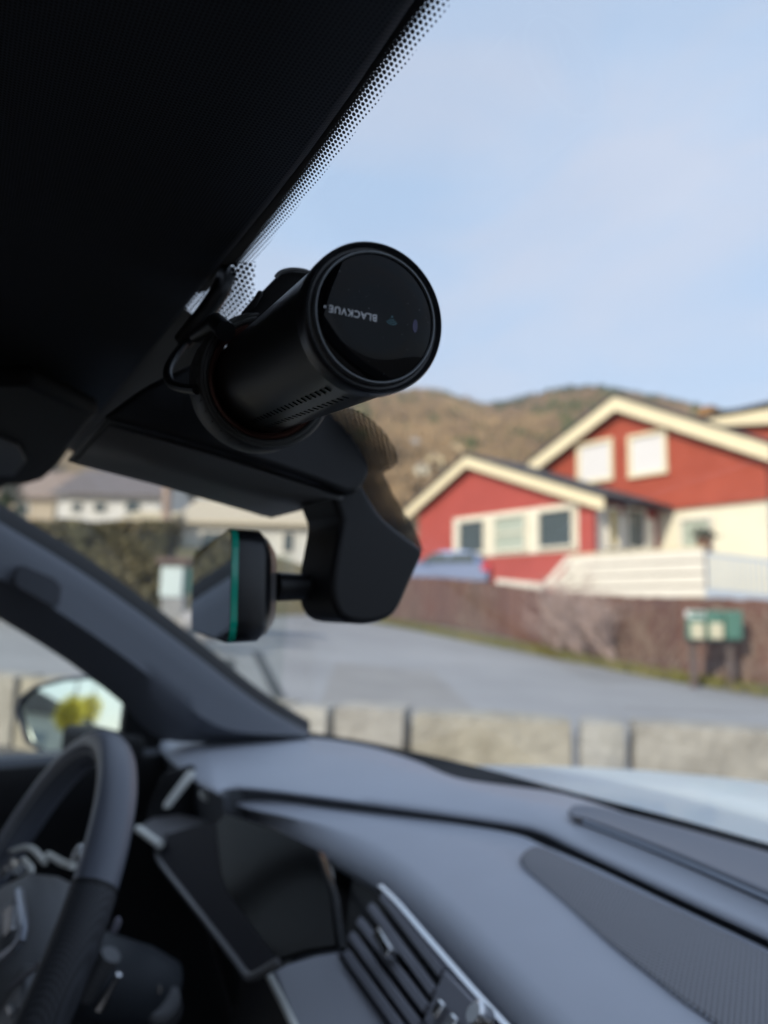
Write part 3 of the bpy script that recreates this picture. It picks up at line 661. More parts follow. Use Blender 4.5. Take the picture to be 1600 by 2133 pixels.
def cottage(name, b, px0, px1, py_e, py_r, py_b, wallm, roofm_, label, depth=8, wins=(), ridge=None):
    """a house whose long side faces us: eave and ridge heights off the photograph"""
    c0, c1 = at_b(px0, py_b, b), at_b(px1, py_b, b); ze = at_b((px0 + px1) / 2, py_e, b).z; zr = at_b((px0 + px1) / 2, py_r, b + depth / 2).z; zb = min(c0.z, c1.z) - 3
    r = root(name, V(((c0.x + c1.x) / 2, (c0.y + c1.y) / 2, zb)), label, 'house')
    x0, x1 = ab(c0)[0], ab(c1)[0]
    obj('wall', MB().prism([O(x0, b, zb), O(x0, b, ze), O(x0, b + depth / 2, zr - .1), O(x0, b + depth, ze), O(x0, b + depth, zb)], RT0 * (x1 - x0)), wallm, r)
    for sg in (0, 1):
        bb, e = (b - .45, -.45) if sg == 0 else (b + depth + .45, .45)
        zz = ze - .45 * (zr - ze) / (depth / 2)
        obj('roof', MB().prism([O(x0 - .4, bb, zz), O(x0 - .4, b + depth / 2, zr), O(x0 - .4, b + depth / 2, zr + .18), O(x0 - .4, bb, zz + .18)], RT0 * (x1 - x0 + .8)), roofm_, r)
    for (a0, a1, t0, t1) in wins:
        p0, p1 = at_b(a0, t1, b), at_b(a1, t0, b); x_, y_ = ab(p0)[0], ab(p1)[0]
        wf = obj('window', MB().box(O((x_ + y_) / 2, b - .02, (p0.z + p1.z) / 2), RT0 * ((y_ - x_) / 2 + .1), HD * .05, V((0, 0, (p1.z - p0.z) / 2 + .1))), white, r)
        obj('pane', MB().box(O((x_ + y_) / 2, b - .075, (p0.z + p1.z) / 2), RT0 * ((y_ - x_) / 2), HD * .015, V((0, 0, (p1.z - p0.z) / 2))), winm, wf)
    return r
greyroof = mat('grey slate roof', (.17, .15, .15), .8, var=.15, vscale=2)
tan = mat('tan render', (.52, .44, .33), .85, var=.1)
cottage('white_house', 44, 118, 330, 1030, 985, 1085, mat('white boards', (.74, .73, .70), .7, var=.05), greyroof, 'white house under a long grey roof, above the hedge', 9, ((150, 172, 1048, 1066), (196, 222, 1048, 1066), (262, 292, 1046, 1066)))
cottage('blue_grey_house', 62, 235, 420, 1012, 975, 1055, mat('pale blue grey boards', (.50, .56, .62), .7), mat('pale roof', (.40, .38, .36), .8), 'pale blue grey house partly behind the long grey roof', 9, ((255, 280, 1020, 1038), (310, 335, 1024, 1042)))
cottage('cream_shed', 34, 268, 334, 1086, 1072, 1130, mat('cream shed boards', (.78, .66, .40), .7), mat('light cream roof', (.62, .52, .34), .8), 'small cream shed standing just behind the hedge top', 4)
cottage('cream_house', 36, 372, 640, 1088, 1048, 1220, mat('off white render', (.66, .66, .62), .8, var=.05), mat('plain cream roof boards', (.56, .49, .37), .8), 'off white house with a cream roof behind the rear view mirror', 8, ((420, 470, 1110, 1150), (590, 612, 1110, 1150)))  # roof boards in one even cream colour
cottage('tan_house', 52, -160, 108, 1030, 985, 1110, tan, mat('brown roof', (.30, .23, .19), .8), 'tan house at the far left above the hedge', 9, ((30, 60, 1050, 1075),))
# a fir at the far left
fp = at_b(8, 1110, 30); ft = root('fir_tree', fp, 'dark green fir standing at the far left above the hedge', 'tree')
obj('trunk', MB().tube([fp - V((0, 0, 1)), fp + V((0, 0, 4.5))], [.14, .03], 8), mat('bark', (.09, .07, .05), .9), ft)
mb = MB()
for i in range(1500):
    t = random.random(); r_ = (1 - t) * 1.2 * sqrt(random.random()); an = random.uniform(0, 2 * pi); c = fp + V((cos(an) * r_, sin(an) * r_, .1 + t * 4.6 - r_ * .3)); dd = V((cos(an), sin(an), -.35)) * .22; e = V((-sin(an), cos(an), 0)) * .07
    mb.quad(c - dd, c - e, c + dd, c + e)
obj('crown', mb, mat('fir needles', (.055, .10, .05), .8, var=.3, vscale=2), ft)

# small houses up on the hill
for i, (px, py, wpx, c, rc, lab) in enumerate(((862, 930, 26, (.62, .60, .60), (.3, .27, .26), 'pale grey cottage high on the brown hillside'), (905, 968, 34, (.75, .62, .38), (.42, .33, .22), 'yellow cottage on the hillside nearest the small red roof'), (948, 942, 26, (.72, .56, .32), (.40, .30, .2), 'ochre cottage on the hillside above the yellow one'), (878, 985, 30, (.66, .60, .46), (.33, .27, .22), 'beige cottage lowest on the brown hillside'), (1015, 918, 22, (.45, .36, .30), (.25, .2, .18), 'brown cottage among the trees above the small red roof'))):
    t = hill_t(px, py + 8); p = hill_pt(px, t); b = ab(p)[1] - 6; q = at_b(px, py, b); ww = wpx / FPX * b / 2; r = root('hill_cottage', q, lab, 'house', 'cottages on the hillside')
    hh = ww * .75
    obj('wall', MB().box(q + V((0, 0, -1.0)), RT0 * ww, HD * ww * .8, V((0, 0, hh + 1.0))), mat('cottage wall %d' % i, c, .8), r)
    obj('roof', MB().prism([q + V((0, 0, hh)) - RT0 * ww * 1.15 - HD * ww * .85, q + V((0, 0, hh)) + RT0 * ww * 1.15 - HD * ww * .85, q + V((0, 0, hh * 1.9)) - HD * ww * .85], HD * ww * 1.7), mat('cottage roof %d' % i, rc, .8), r)
    obj('window', MB().box(q + V((0, 0, hh * .35)) - HD * (ww * .8 + .02), RT0 * ww * .3, HD * .04, V((0, 0, hh * .3))), winm, r)

# what stands behind the car and shows only in its mirrors
def leafy(p, hgt, rad, n, m, lab):
    r = root('birch_tree', p, lab, 'tree')
    tm = mat('birch bark', (.45, .42, .38), .8, var=.3, vscale=3)
    obj('trunk', MB().tube([p, p + V((.1, 0, hgt * .5)), p + V((0, .1, hgt * .95))], [.16, .11, .03], 8), tm, r); mb = MB()
    for i in range(n):
        d = V((random.gauss(0, 1), random.gauss(0, 1), random.gauss(0, 1))).normalized() * rad * random.random() ** .4; c = p + V((0, 0, hgt * .62)) + V((d.x, d.y, d.z * 1.3))
        e = V((random.uniform(-1, 1), random.uniform(-1, 1), random.uniform(-1, 1))) * .14; f = V((random.uniform(-1, 1), random.uniform(-1, 1), random.uniform(-1, 1))) * .1; mb.quad(c - e, c - f, c + e, c + f)
    obj('crown', mb, m, r)
ylw = mat('yellow leaves', (.62, .52, .07), .7); ylw.node_tree.nodes['Principled BSDF'].inputs['Subsurface Weight'].default_value = 0
yt = ylw.node_tree; tb = yt.nodes.new('ShaderNodeBsdfTranslucent'); tb.inputs[0].default_value = (.90, .80, .18, 1); ms = yt.nodes.new('ShaderNodeMixShader'); ms.inputs[0].default_value = .6
yt.links.new(yt.nodes['Principled BSDF'].outputs[0], ms.inputs[1]); yt.links.new(tb.outputs[0], ms.inputs[2]); yt.links.new(ms.outputs[0], yt.nodes['Material Output'].inputs[0])
leafy(V((-3.5, -34, -1.3)), 4.6, .62, 700, ylw, 'slender yellow leaved birch behind the car, nearest of the three in the door mirror')
leafy(V((-4.9, -46, -1.3)), 3.9, .85, 800, ylw, 'low yellow birch behind the car, leftmost of the three in the door mirror')
leafy(V((-4.0, -58, -1.3)), 7.2, .9, 900, ylw, 'tallest yellow birch behind the car, farthest of the three in the door mirror')
cottage_y = MB()
rh = root('rear_garage', V((-6.2, -44, -1.3)), 'pale garage standing behind the car, seen only in the door mirror', 'garage')
obj('wall', MB().box(V((-6.2, -44, .2)), V((3, 0, 0)), V((0, 2.5, 0)), V((0, 0, 1.5))), white, rh)
obj('roof', MB().prism([V((-9.5, -41.3, 1.705)), V((-2.9, -41.3, 1.705)), V((-6.2, -41.3, 3.0))], V((0, -5.4, 0))), greyroof, rh)
obj('door', MB().box(V((-6.2, -41.47, -.2)), V((1.3, 0, 0)), V((0, .02, 0)), V((0, 0, 1.05))), mat('grey garage door', (.4, .42, .44), .6), rh)

# thin winter haze between here and the hill
hz = obj('haze', MB().box(O(0, 330, 70), RT0 * 900, HD * 480, V((0, 0, 74))), 'black', None, kind='stuff')
hm = bpy.data.materials.new('pale haze'); hm.use_nodes = True; hn = hm.node_tree; hn.nodes.remove(hn.nodes['Principled BSDF'])
pv = hn.nodes.new('ShaderNodeVolumePrincipled'); pv.inputs['Color'].default_value = (.92, .95, 1, 1); pv.inputs['Density'].default_value = .0006
hn.links.new(pv.outputs[0], hn.nodes['Material Output'].inputs['Volume']); hz.data.materials.clear(); hz.data.materials.append(hm)

# ================================================================ THE CAR
car = root('car', V((0, .2, -1.3)), 'interior of a car with slate grey dashboard, black roof lining and driver on the left', 'car')
def glass_pt(X, Y0):
    s_ = (Y0 + .02) / .68
    return V((X, Y0 - .24 * X * X * max(s_, 0), .045 - .636 * (Y0 - .271) - .03 * X * X))
def on_glass(px, py, up=0.0):
    d = ray(px, py); lo, hi = .05, 3
    def f(t):
        p = EYE + d * t; X = p.x; Y0 = p.y
        for _ in range(6): Y0 = p.y + .24 * X * X * max((Y0 + .02) / .68, 0)
        return p.z - glass_pt(X, Y0).z
    for _ in range(50):
        m_ = (lo + hi) / 2
        if f(m_) * f(lo) > 0: lo = m_
        else: hi = m_
    return EYE + d * (lo - up)
ws = obj('windscreen', MB().loft([[glass_pt(-.74 + 1.48 * i / 30, -.03 + .71 * j / 20) + V((0, 0, .004)) for i in range(31)] for j in range(21)]), 'glass', car, smooth=True)
def frit(name, rows_, cov):
    o = obj(name, MB().loft(rows_), 'frit' if name == 'frit_band' else 'frit2', ws)
    me = o.data; at = me.attributes.new('cov', 'FLOAT', 'POINT')
    flat = [V(p) + V((0, 0, H)) - base_of(ws) for r in rows_ for p in r]; cf = [c for r in cov for c in r]
    for v_ in me.vertices:
        k = min(range(len(flat)), key=lambda i: (flat[i] - v_.co).length_squared); at.data[v_.index].value = cf[k]
    return o
# dotted band along the top edge (coverage falls off outward)
edge_px = [(960, -110), (881, 0), (770, 158), (656, 319), (560, 452), (487, 552)]
out_px = [(1020, -110), (945, 0), (828, 158), (708, 319), (604, 452), (531, 545)]
ein = spline([(*p, 0) for p in edge_px], 24); eou = spline([(*p, 0) for p in out_px], 24); rows_ = []; cov = []
for k in (-.9, -.3, 0, .25, .5, .75, 1.0):
    rows_.append([on_glass(p.x + (q.x - p.x) * k, p.y + (q.y - p.y) * k, .001) for p, q in zip(ein, eou)]); cov.append([.62 if k < 0 else (.56 - .38 * k)] * 24)
frit('frit_band', rows_, cov)
pl_ = [(488, 548), (470, 575), (440, 610), (402, 652)]; pr_ = [(533, 545), (530, 590), (525, 640), (470, 710)]
a_ = spline([(*p, 0) for p in pl_], 12); b_ = spline([(*p, 0) for p in pr_], 12)
frit('frit_patch', [[on_glass(p.x + (q.x - p.x) * k, p.y + (q.y - p.y) * k, .001) for p, q in zip(a_, b_)] for k in (0, .33, .66, 1)], [[.50] * 12, [.45] * 12, [.42] * 12, [.28] * 12])
frs = [[on_glass(x + (x2 - x) * k, y + (y2 - y) * k, .001) for (x, y), (x2, y2) in zip([(398, 652), (330, 728), (250, 815), (190, 880), (140, 935)], [(482, 716), (450, 790), (380, 850), (300, 900), (185, 965)])] for k in (-.25, 0, .5, .8)]
frit('frit_patch', frs, [[1.2] * 5] * 4)
def strip(pa, pb, c): frit('frit_patch', [[on_glass(x + (x2 - x) * k, y + (y2 - y) * k, .001) for (x, y), (x2, y2) in zip(pa, pb)] for k in (0, .5, 1)], [[c] * len(pa)] * 3)
strip([(492, 538), (460, 575), (431, 608)], [(430, 530), (400, 575), (380, 612)], 1.2)
strip([(432, 608), (415, 632), (398, 655)], [(380, 612), (370, 640), (360, 665)], .42)
po = [(700, 838), (760, 862), (805, 905), (828, 945), (826, 968), (800, 985)]; pi_ = [(640, 880), (700, 900), (740, 930), (760, 960), (760, 985), (760, 1000)]
a_ = spline([(*p, 0) for p in pi_], 14); b_ = spline([(*p, 0) for p in po], 14)
frit('frit_patch', [[on_glass(p.x + (q.x - p.x) * k, p.y + (q.y - p.y) * k, .001) for p, q in zip(a_, b_)] for k in (0, .33, .66, 1)], [[.52] * 14, [.50] * 14, [.48] * 14, [.42] * 14])
po = [(797, 985), (820, 1030), (845, 1072), (868, 1110), (882, 1148)]; pi_ = [(735, 1000), (735, 1040), (760, 1075), (800, 1110), (850, 1150)]
a_ = spline([(*p, 0) for p in pi_], 14); b_ = spline([(*p, 0) for p in po], 14)
frit('frit_patch', [[on_glass(p.x + (q.x - p.x) * k, p.y + (q.y - p.y) * k, .001) for p, q in zip(a_, b_)] for k in (0, .33, .66, 1)], [[.54] * 14, [.52] * 14, [.5] * 14, [.46] * 14])

# specks of dust on the inside of the glass
mb = MB()
for i in range(9):
    p = on_glass(random.uniform(500, 1600), random.uniform(0, 1450), .002); k = random.choice((.00008, .0001, .00014, .0002))
    mb.add([p + V((cos(t) * k, sin(t) * k * .85, -sin(t) * k * .54)) for t in [2 * pi * j / 7 for j in range(7)]], [tuple(range(7))])
obj('dust', mb, mat('grey dust', (.30, .29, .28), .95), ws, kind='stuff')
# roof lining and roof
ed = [at_z(x, y, .1505) for x, y in ((881, 0), (656, 319), (487, 552))]
EY = sum(p.y for p in ed) / 3
def edge_pt(X): k = max(0, abs(X + .02) - .17); return V((X, EY - .45 * k * k, .1505 - .2 * k * k))
xs = [-.78 + 1.56 * i / 40 for i in range(41)]
rows_ = [[edge_pt(x) + V((0, -.003, .006)) for x in xs], [edge_pt(x) + V((0, .0, .002)) for x in xs], [edge_pt(x) + V((0, -.004, -.0015)) for x in xs]]
for k, (dy, dz) in enumerate(((-.03, .004), (-.1, .02), (-.25, .045), (-.6, .06), (-1.2, .05), (-2.0, -.02))):
    rows_.append([edge_pt(x) + V((0, dy, dz - .06 * (abs(x) / .78) ** 4 * min(1, k / 2))) for x in xs])
obj('headliner', MB().loft(rows_), 'headliner', car, smooth=True, angle=80)
xs2 = [-.70 + 1.4 * i / 20 for i in range(21)]
obj('roof', MB().loft([[V((x, y, z - .05 * (x / .7) ** 2 )) for x in xs2] for y, z in ((.0, .235), (-.3, .285), (-.9, .30), (-1.7, .26), (-2.1, .16))]), 'paint', car, smooth=True)
# driver's visor
vp_ = [(205, 868), (150, 935), (122, 975), (92, 1001), (60, 1010), (0, 1012), (-180, 1006), (-260, 930), (-200, 800), (60, 800)]
vis = obj('sun_visor', MB().prism([at_z(x, y, .128) for x, y in vp_], (0, 0, .014)), 'visor', car, bevel=.006, bseg=3)
obj('visor_lamp', MB().prism([at_z(x, y, .1275) for x, y in ((-60, 900), (0, 905), (40, 925), (55, 955), (30, 985), (-60, 988))], (0, 0, -.003)), 'black', vis, bevel=.001)

# sensor cover behind the mirror
XN = .06
prof = [(215, 868), (430, 928), (640, 996), (735, 1030), (764, 1000), (772, 978), (752, 930), (700, 868), (620, 800), (480, 740), (330, 790)]
sc_ = obj('sensor_cover', MB().prism(smooth_loop([at_x(x, y, XN) for x, y in prof], 48), (-.125, 0, 0)), 'cover', car, bevel=.016, bseg=6)
def dn(p, k): return p + V((0, 0, -k))
up_ = [at_x(x, y, XN - .012) for x, y in ((228, 881), (430, 940), (640, 1008), (715, 1032))]
obj('underside_panel', MB().loft([[dn(p, .0015) for p in up_], [dn(p, .0015) + V((-.104, 0, 0)) for p in up_]]), 'under', sc_, solid=.002, smooth=True, angle=80)
prof = [(712, 1085), (690, 1010), (722, 985), (752, 1005), (800, 1078), (884, 1146), (880, 1162), (856, 1215), (832, 1268), (808, 1290), (770, 1300), (735, 1298), (708, 1284), (692, 1240), (694, 1190), (706, 1120)]
obj('mirror_mount', MB().prism(smooth_loop([at_x(x, y, .045) for x, y in prof], 44), (-.046, 0, 0)), 'cover', car, bevel=.020, bseg=6)

# rear view mirror
mc = at_x(482, 1218, .035); th_ = radians(11); tl = radians(2)
ml = V((-cos(th_), sin(th_), 0)).normalized()      # along the glass, away from the camera
mn = V((-sin(th_), -cos(th_), -.03)).normalized()          # glass normal, towards the rear seats and driver
mn = (mn - ml * mn.dot(ml)).normalized(); mu = ml.cross(mn).normalized(); mu = mu if mu.z > 0 else -mu
hh_ = .0305; LN = .21
def rrect(off, sx, sy, r=.012, cx=LN / 2):
    o = []
    for (qx, qy, a0) in ((sx - r, sy - r, 0), (-sx + r, sy - r, 90), (-sx + r, -sy + r, 180), (sx - r, -sy + r, 270)):
        for k in range(5):
            an = radians(a0 + 22.5 * k); o.append(mc + ml * (cx + qx + r * cos(an)) + mu * (qy + r * sin(an)) + mn * off)
    return o
mir = obj('rear_view_mirror', MB().loft([rrect(-.003, LN / 2 - .001, hh_), rrect(-.016, LN / 2 - .001, hh_ - .0005), rrect(-.021, LN / 2 - .006, hh_ - .004, .012), rrect(-.028, LN / 2 - .022, hh_ - .010, .011), rrect(-.033, LN / 2 - .05, hh_ - .016, .010)], True).quad(*rrect(-.033, LN / 2 - .05, hh_ - .016, .010)), 'mirrorback', car, smooth=True, angle=50)
obj('back_shell', MB().loft([rrect(-.0215, LN / 2 - .0075, hh_ - .0035, .012), rrect(-.0285, LN / 2 - .022, hh_ - .0095, .011), rrect(-.0338, LN / 2 - .05, hh_ - .0155, .010)], True), 'mirrorcap', mir, smooth=True)
obj('mirror_glass', MB().add(rrect(.0003, LN / 2 - .001, hh_ - .001), [tuple(range(20))]), 'silver', mir)
obj('glass_edge', MB().loft([rrect(.0001, LN / 2, hh_), rrect(-.0035, LN / 2, hh_)], True), 'edge', mir, smooth=True)
s0, s1 = at_x(575, 1222, .012), at_x(720, 1225, .012)
obj('stalk', MB().tube([s0, s0.lerp(s1, .5), s1], [.0085, .0075, .011], 18), 'black', mir, smooth=True)

# pillar on the driver's side
def crv(pts, n=30): return spline(pts, n)
def px_x(pts, x0, x1): return [at_x(px, py, x0 + (x1 - x0) * (px + 200) / 840) for px, py in pts]
u = crv(px_x([(-200, 965), (0, 1088), (130, 1166), (250, 1246), (400, 1358), (500, 1436), (560, 1478), (645, 1526)], -.57, -.70))
u2 = crv(px_x([(-200, 945), (0, 1070), (130, 1148), (250, 1230), (400, 1343), (500, 1424), (560, 1468), (645, 1520)], -.575, -.705))
mI = crv(px_x([(-200, 1110), (0, 1205), (130, 1280), (250, 1362), (350, 1440), (430, 1500), (500, 1525), (645, 1534)], -.545, -.675))
mU = crv(px_x([(-200, 985), (0, 1105), (130, 1183), (250, 1262), (400, 1373), (500, 1448), (560, 1488), (645, 1530)], -.555, -.688))
lo_ = crv(px_x([(-200, 1170), (0, 1290), (90, 1345), (160, 1392), (250, 1462), (330, 1536), (450, 1548), (645, 1540)], -.62, -.75))
ap = obj('pillar_trim', MB().loft([u, mU, [(a * 2 + b) / 3 for a, b in zip(mU, mI)], [(a + b * 2) / 3 for a, b in zip(mU, mI)], mI, [(a + b) / 2 + V((.002, 0, 0)) for a, b in zip(mI, lo_)], lo_]), 'pillar', car, smooth=True, angle=70)
obj('windscreen_seal', MB().loft([u, u2, [p + V((-.02, .01, .01)) for p in u2]]), 'seal', ap, smooth=True)
bx = [at_x(x, y, -.575) for x, y in ((48, 1176), (112, 1204), (128, 1222), (122, 1258), (110, 1268), (30, 1222), (25, 1205), (36, 1180))]
obj('airbag_badge', MB().prism([p + V((.012, 0, 0)) for p in bx], (-.03, 0, 0)), 'badge', ap, bevel=.002)
# right pillar, mirrored, keeps the cabin closed
obj('pillar_trim', MB().loft([[V((-p.x, p.y, p.z)) for p in c] for c in (u, mU, mI, lo_)]), 'pillar', car, smooth=True)

# driver's door
ZD = -.205
dtop = [at_x(x, y, -.76) for x, y in ((-500, 1612), (-200, 1600), (0, 1588), (200, 1572), (345, 1562), (460, 1566), (600, 1570))]
dtop = crv(dtop, 20)
dr = obj('front_door', MB().loft([[p + V((-.06, 0, .0)) for p in dtop], dtop, [p + V((.018, 0, -.006)) for p in dtop], [p + V((.022, 0, -.03)) for p in dtop], [p + V((.01, 0, -.08)) for p in dtop], [p + V((-.02, 0, -.5)) for p in dtop]]), 'fascia', car, smooth=True, angle=60)
obj('door_ledge', MB().loft([[p + V((-.05, 0, .002)) for p in dtop], [p + V((.004, 0, .003)) for p in dtop], [p + V((.012, 0, -.004)) for p in dtop]]), 'pillar', dr, smooth=True)
obj('door_glass', MB().loft([[p + V((-.05, 0, -.01)) for p in dtop], [p + V((.05, -.03, .33)) for p in dtop]]), 'pane', dr)
sail = [at_x(x, y, -.765) for x, y in ((262, 1470), (350, 1530), (350, 1566), (250, 1572))]
obj('mirror_sail', MB().prism(sail, (-.03, 0, 0)), 'seal', dr, bevel=.003)
obj('front_door', MB().loft([[V((.80, p.y, p.z)) for p in dtop], [V((.76, p.y, p.z)) for p in dtop], [V((.74, p.y, p.z - .5)) for p in dtop]]), 'fascia', car)
# closed rear of the cabin: hatch with its window, roof posts
hb = obj('tailgate', MB().box(V((0, -2.12, -.42)), V((.76, 0, 0)), V((0, .04, 0)), V((0, 0, .40))), 'fascia', car)
obj('rear_window', MB().quad(V((-.66, -2.1, -.02)), V((.66, -2.1, -.02)), V((.6, -1.95, .2)), V((-.6, -1.95, .2))), 'pane', hb)
for sg in (-1, 1):
    obj('centre_pillar', MB().prism([V((sg * .74, -.62, -.6)), V((sg * .74, -.5, -.6)), V((sg * .64, -.55, .18)), V((sg * .64, -.65, .18))], (sg * .06, 0, 0)), 'fascia', car)
    obj('rear_side', MB().prism([V((sg * .76, -2.1, -.7)), V((sg * .76, -.58, -.7)), V((sg * .76, -.58, -.2)), V((sg * .76, -1.5, -.16)), V((sg * .66, -1.75, .17)), V((sg * .66, -2.08, .17))], (sg * .03, 0, 0)), 'fascia', car)
    sx = sg * .37
    st_ = obj('front_seat', MB().loft([[V((sx + x * (1 if z < -.2 else .8), -.62 - .22 * (z + .7) + .03 * abs(x) / .24, z)) for x in (-.25, -.2, -.1, 0, .1, .2, .25)] for z in (-.72, -.5, -.3, -.12, -.08)]), 'fascia', car, solid=.1, bevel=.03)
    obj('headrest', MB().box(V((sx, -.78, .0)), V((.12, 0, 0)), V((0, .045, 0)), V((0, 0, .075))), 'fascia', st_, bevel=.03, bseg=3)
obj('cabin_floor', MB().quad(V((-.78, 1.0, -.95)), V((.78, 1.0, -.95)), V((.78, -2.1, -.95)), V((-.78, -2.1, -.95))), 'fascia', car)

# bonnet and cowl
rows_ = []
for j in range(13):
    y = .70 + 1.05 * j / 12
    rows_.append([V((x, y - .10 * (x / .78) ** 2 * (1 - j / 12) - .25 * (x / .78) ** 2 * (j / 12), -.222 - .055 * (j / 12) - .10 * (j / 12) ** 3 - .06 * (abs(x) / .8) ** 3.5)) for x in [-.80 + 1.6 * i / 24 for i in range(25)]])
rows_.append([p + V((0, .02, -.3)) for p in rows_[-1]])
obj('bonnet', MB().loft(rows_), 'paint', car, smooth=True)
cw = spline([at_z(x, y, -.200) for x, y in ((640, 1524), (760, 1544), (850, 1563), (1000, 1598), (1200, 1652), (1400, 1702), (1600, 1757), (1800, 1812), (2200, 1924))], 40)
cw2 = spline([at_z(x, y, -.214) for x, y in ((636, 1542), (753, 1560), (860, 1592), (950, 1630), (1060, 1648), (1180, 1668), (1400, 1740), (1600, 1802), (1900, 1895))], 40)
obj('cowl', MB().loft([cw2, [a * .4 + b * .6 for a, b in zip(cw2, cw)], cw, [p + V((0, .015, -.012)) for p in cw], [p + V((0, .06, -.05)) for p in cw]]), 'seal', car, smooth=True)

# dashboard -------------------------------------------------------
PU = (V((0, .65, -.2)), V((0, -.02, 1)).normalized()); PLn = (V((0, .54, -.213)), V((0, -.095, 1)).normalized())
def on(pl, pts, dz=0.0): return [at_plane(x, y, pl[0] + V((0, 0, dz)), pl[1]) for x, y in pts]
NP = 60
d0 = on(PU, [(352, 1528), (450, 1516), (640, 1518), (760, 1532), (860, 1556), (1000, 1590), (1200, 1645), (1400, 1700), (1600, 1755), (1900, 1840), (2300, 1950)], -.004)
d1 = on(PU, [(340, 1542), (400, 1533), (500, 1532), (640, 1536), (760, 1553), (860, 1583), (950, 1620), (1060, 1637), (1180, 1655), (1400, 1726), (1600, 1787), (1900, 1880), (2300, 2000)])
d2 = on(PU, [(331, 1560), (362, 1590), (415, 1632), (452, 1650), (478, 1639), (560, 1645), (700, 1663), (900, 1690), (1050, 1712), (1122, 1728), (1200, 1765), (1400, 1858), (1600, 1950), (1900, 2090), (2300, 2280)], -.006)
d1 = spline(d1[:2] + [d1[1].lerp(d1[2], .5)], 14) + spline([d1[1].lerp(d1[2], .5)] + d1[2:], NP - 13)[1:]; d2 = spline(d2[:4], 14) + spline(d2[3:], NP - 13)[1:]
mid = [(a * .55 + b * .45) + V((0, 0, .005)) for a, b in zip(d1, d2)]
mid = mid
nr = [a * .04 + b * .96 + V((0, 0, .0032)) for a, b in zip(d1, d2)]
d0 = [p + V((0, .003, -.014)) for p in d1]
db = obj('dashboard', MB().loft([d0, d1, mid, nr, d2, [p + V((0, .0005, -.0025)) for p in d2]]), 'dash', car, smooth=True, angle=80)
obj('shadow_gap', MB().loft([[p + V((0, .0005, -.0025)) for p in d2], [p + V((0, .008, -.006)) for p in d2], [p + V((0, .016, -.06)) for p in d2]]), mat('dark slate gap shade', (.085, .09, .10), .6), db, smooth=True)  # groove wall coloured dark: the shade in the gap is painted in
l1 = on(PLn, [(470, 1668), (486, 1650), (560, 1657), (700, 1680), (900, 1707), (1070, 1735), (1140, 1762), (1250, 1808), (1400, 1879), (1600, 1973), (1900, 2124), (2300, 2320)], .000)
cz_ = on(PLn, [(474, 1669), (520, 1685), (600, 1702), (700, 1730), (780, 1762), (845, 1806), (950, 1903), (1040, 1998), (1120, 2084), (1260, 2240), (1460, 2460)])
l2 = on(PLn, [(466, 1674), (510, 1702), (590, 1738), (690, 1790), (770, 1838), (824, 1885), (895, 1958), (975, 2048), (1046, 2133), (1150, 2260), (1320, 2470)], -.020)
l1, cz_, l2 = [spline(c, NP) for c in (l1, cz_, l2)]
obj('lower_pad', MB().loft([[p + V((0, .006, -.03)) for p in l1], [p + V((0, .002, -.004)) for p in l1], [p + V((0, -.003, .0)) for p in l1], [a * .5 + b * .5 + V((0, 0, .004)) for a, b in zip(l1, cz_)], [a * .06 + b * .94 + V((0, 0, .0006)) for a, b in zip(l1, cz_)], cz_, [a * .55 + b * .45 + V((0, 0, .003)) for a, b in zip(cz_, l2)], l2, [p + V((-.001, .006, -.010)) for p in l2], [p + V((0, .02, -.016)) for p in l2]]), 'dashlow', db, smooth=True, angle=80)
ins_t = spline(on(PLn, [(1086, 1794), (1095, 1776), (1125, 1766), (1180, 1792), (1300, 1848), (1450, 1918), (1600, 1990), (1900, 2130)], .0052), 30)
ins_b = spline(on(PLn, [(1088, 1800), (1100, 1815), (1180, 1886), (1270, 1966), (1350, 2030), (1420, 2085), (1510, 2150), (1800, 2390)], .0040), 30)
rows_ = [[a.lerp(b, k) + V((0, 0, .0022 * sin(pi * k))) for a, b in zip(ins_t, ins_b)] for k in (0, .04, .25, .5, .75, .96, 1)]
obj('woven_insert', MB().loft(rows_), 'mat_', db, smooth=True, solid=.003)
mb = MB()
sp = spline([p + V((0, -.003, .0030)) for p in ins_b], 150)
for p, q in zip(sp[::2], sp[1::2]): mb.tube([p, p.lerp(q, .8)], .0007, 5)
o = obj('stitching', mb, mat('grey thread', (.30, .32, .36), .8), db); o['kind'] = 'stuff'
tr_t = spline(on(PU, [(1186, 1688), (1196, 1680), (1250, 1684), (1400, 1722), (1600, 1778), (1900, 1866)], .0088), 24); tr_b = spline(on(PU, [(1186, 1692), (1196, 1702), (1230, 1710), (1400, 1776), (1600, 1862), (1900, 1990)], .0080), 24)
obj('defroster_vent', MB().loft([[a.lerp(b, k) + V((0, 0, -.003 * sin(pi * k))) for a, b in zip(tr_t, tr_b)] for k in (0, .12, .5, .88, 1)]), mat('grey vent plastic', (.215, .225, .255), .6, bump=.05, bscale=900), db, solid=.003, smooth=True)
sl0 = spline(on(PU, [(1215, 1712), (1320, 1752), (1450, 1806), (1600, 1872), (1900, 2004)], .0095), 20)
obj('vent_lip', MB().tube(sl0, .0014, 8), mat('light grey trim', (.36, .41, .49), .45), db, smooth=True)
obj('vent_lip', MB().tube([p + V((0, -.006, .0)) for p in sl0], .0009, 8), 'seal', db, smooth=True)

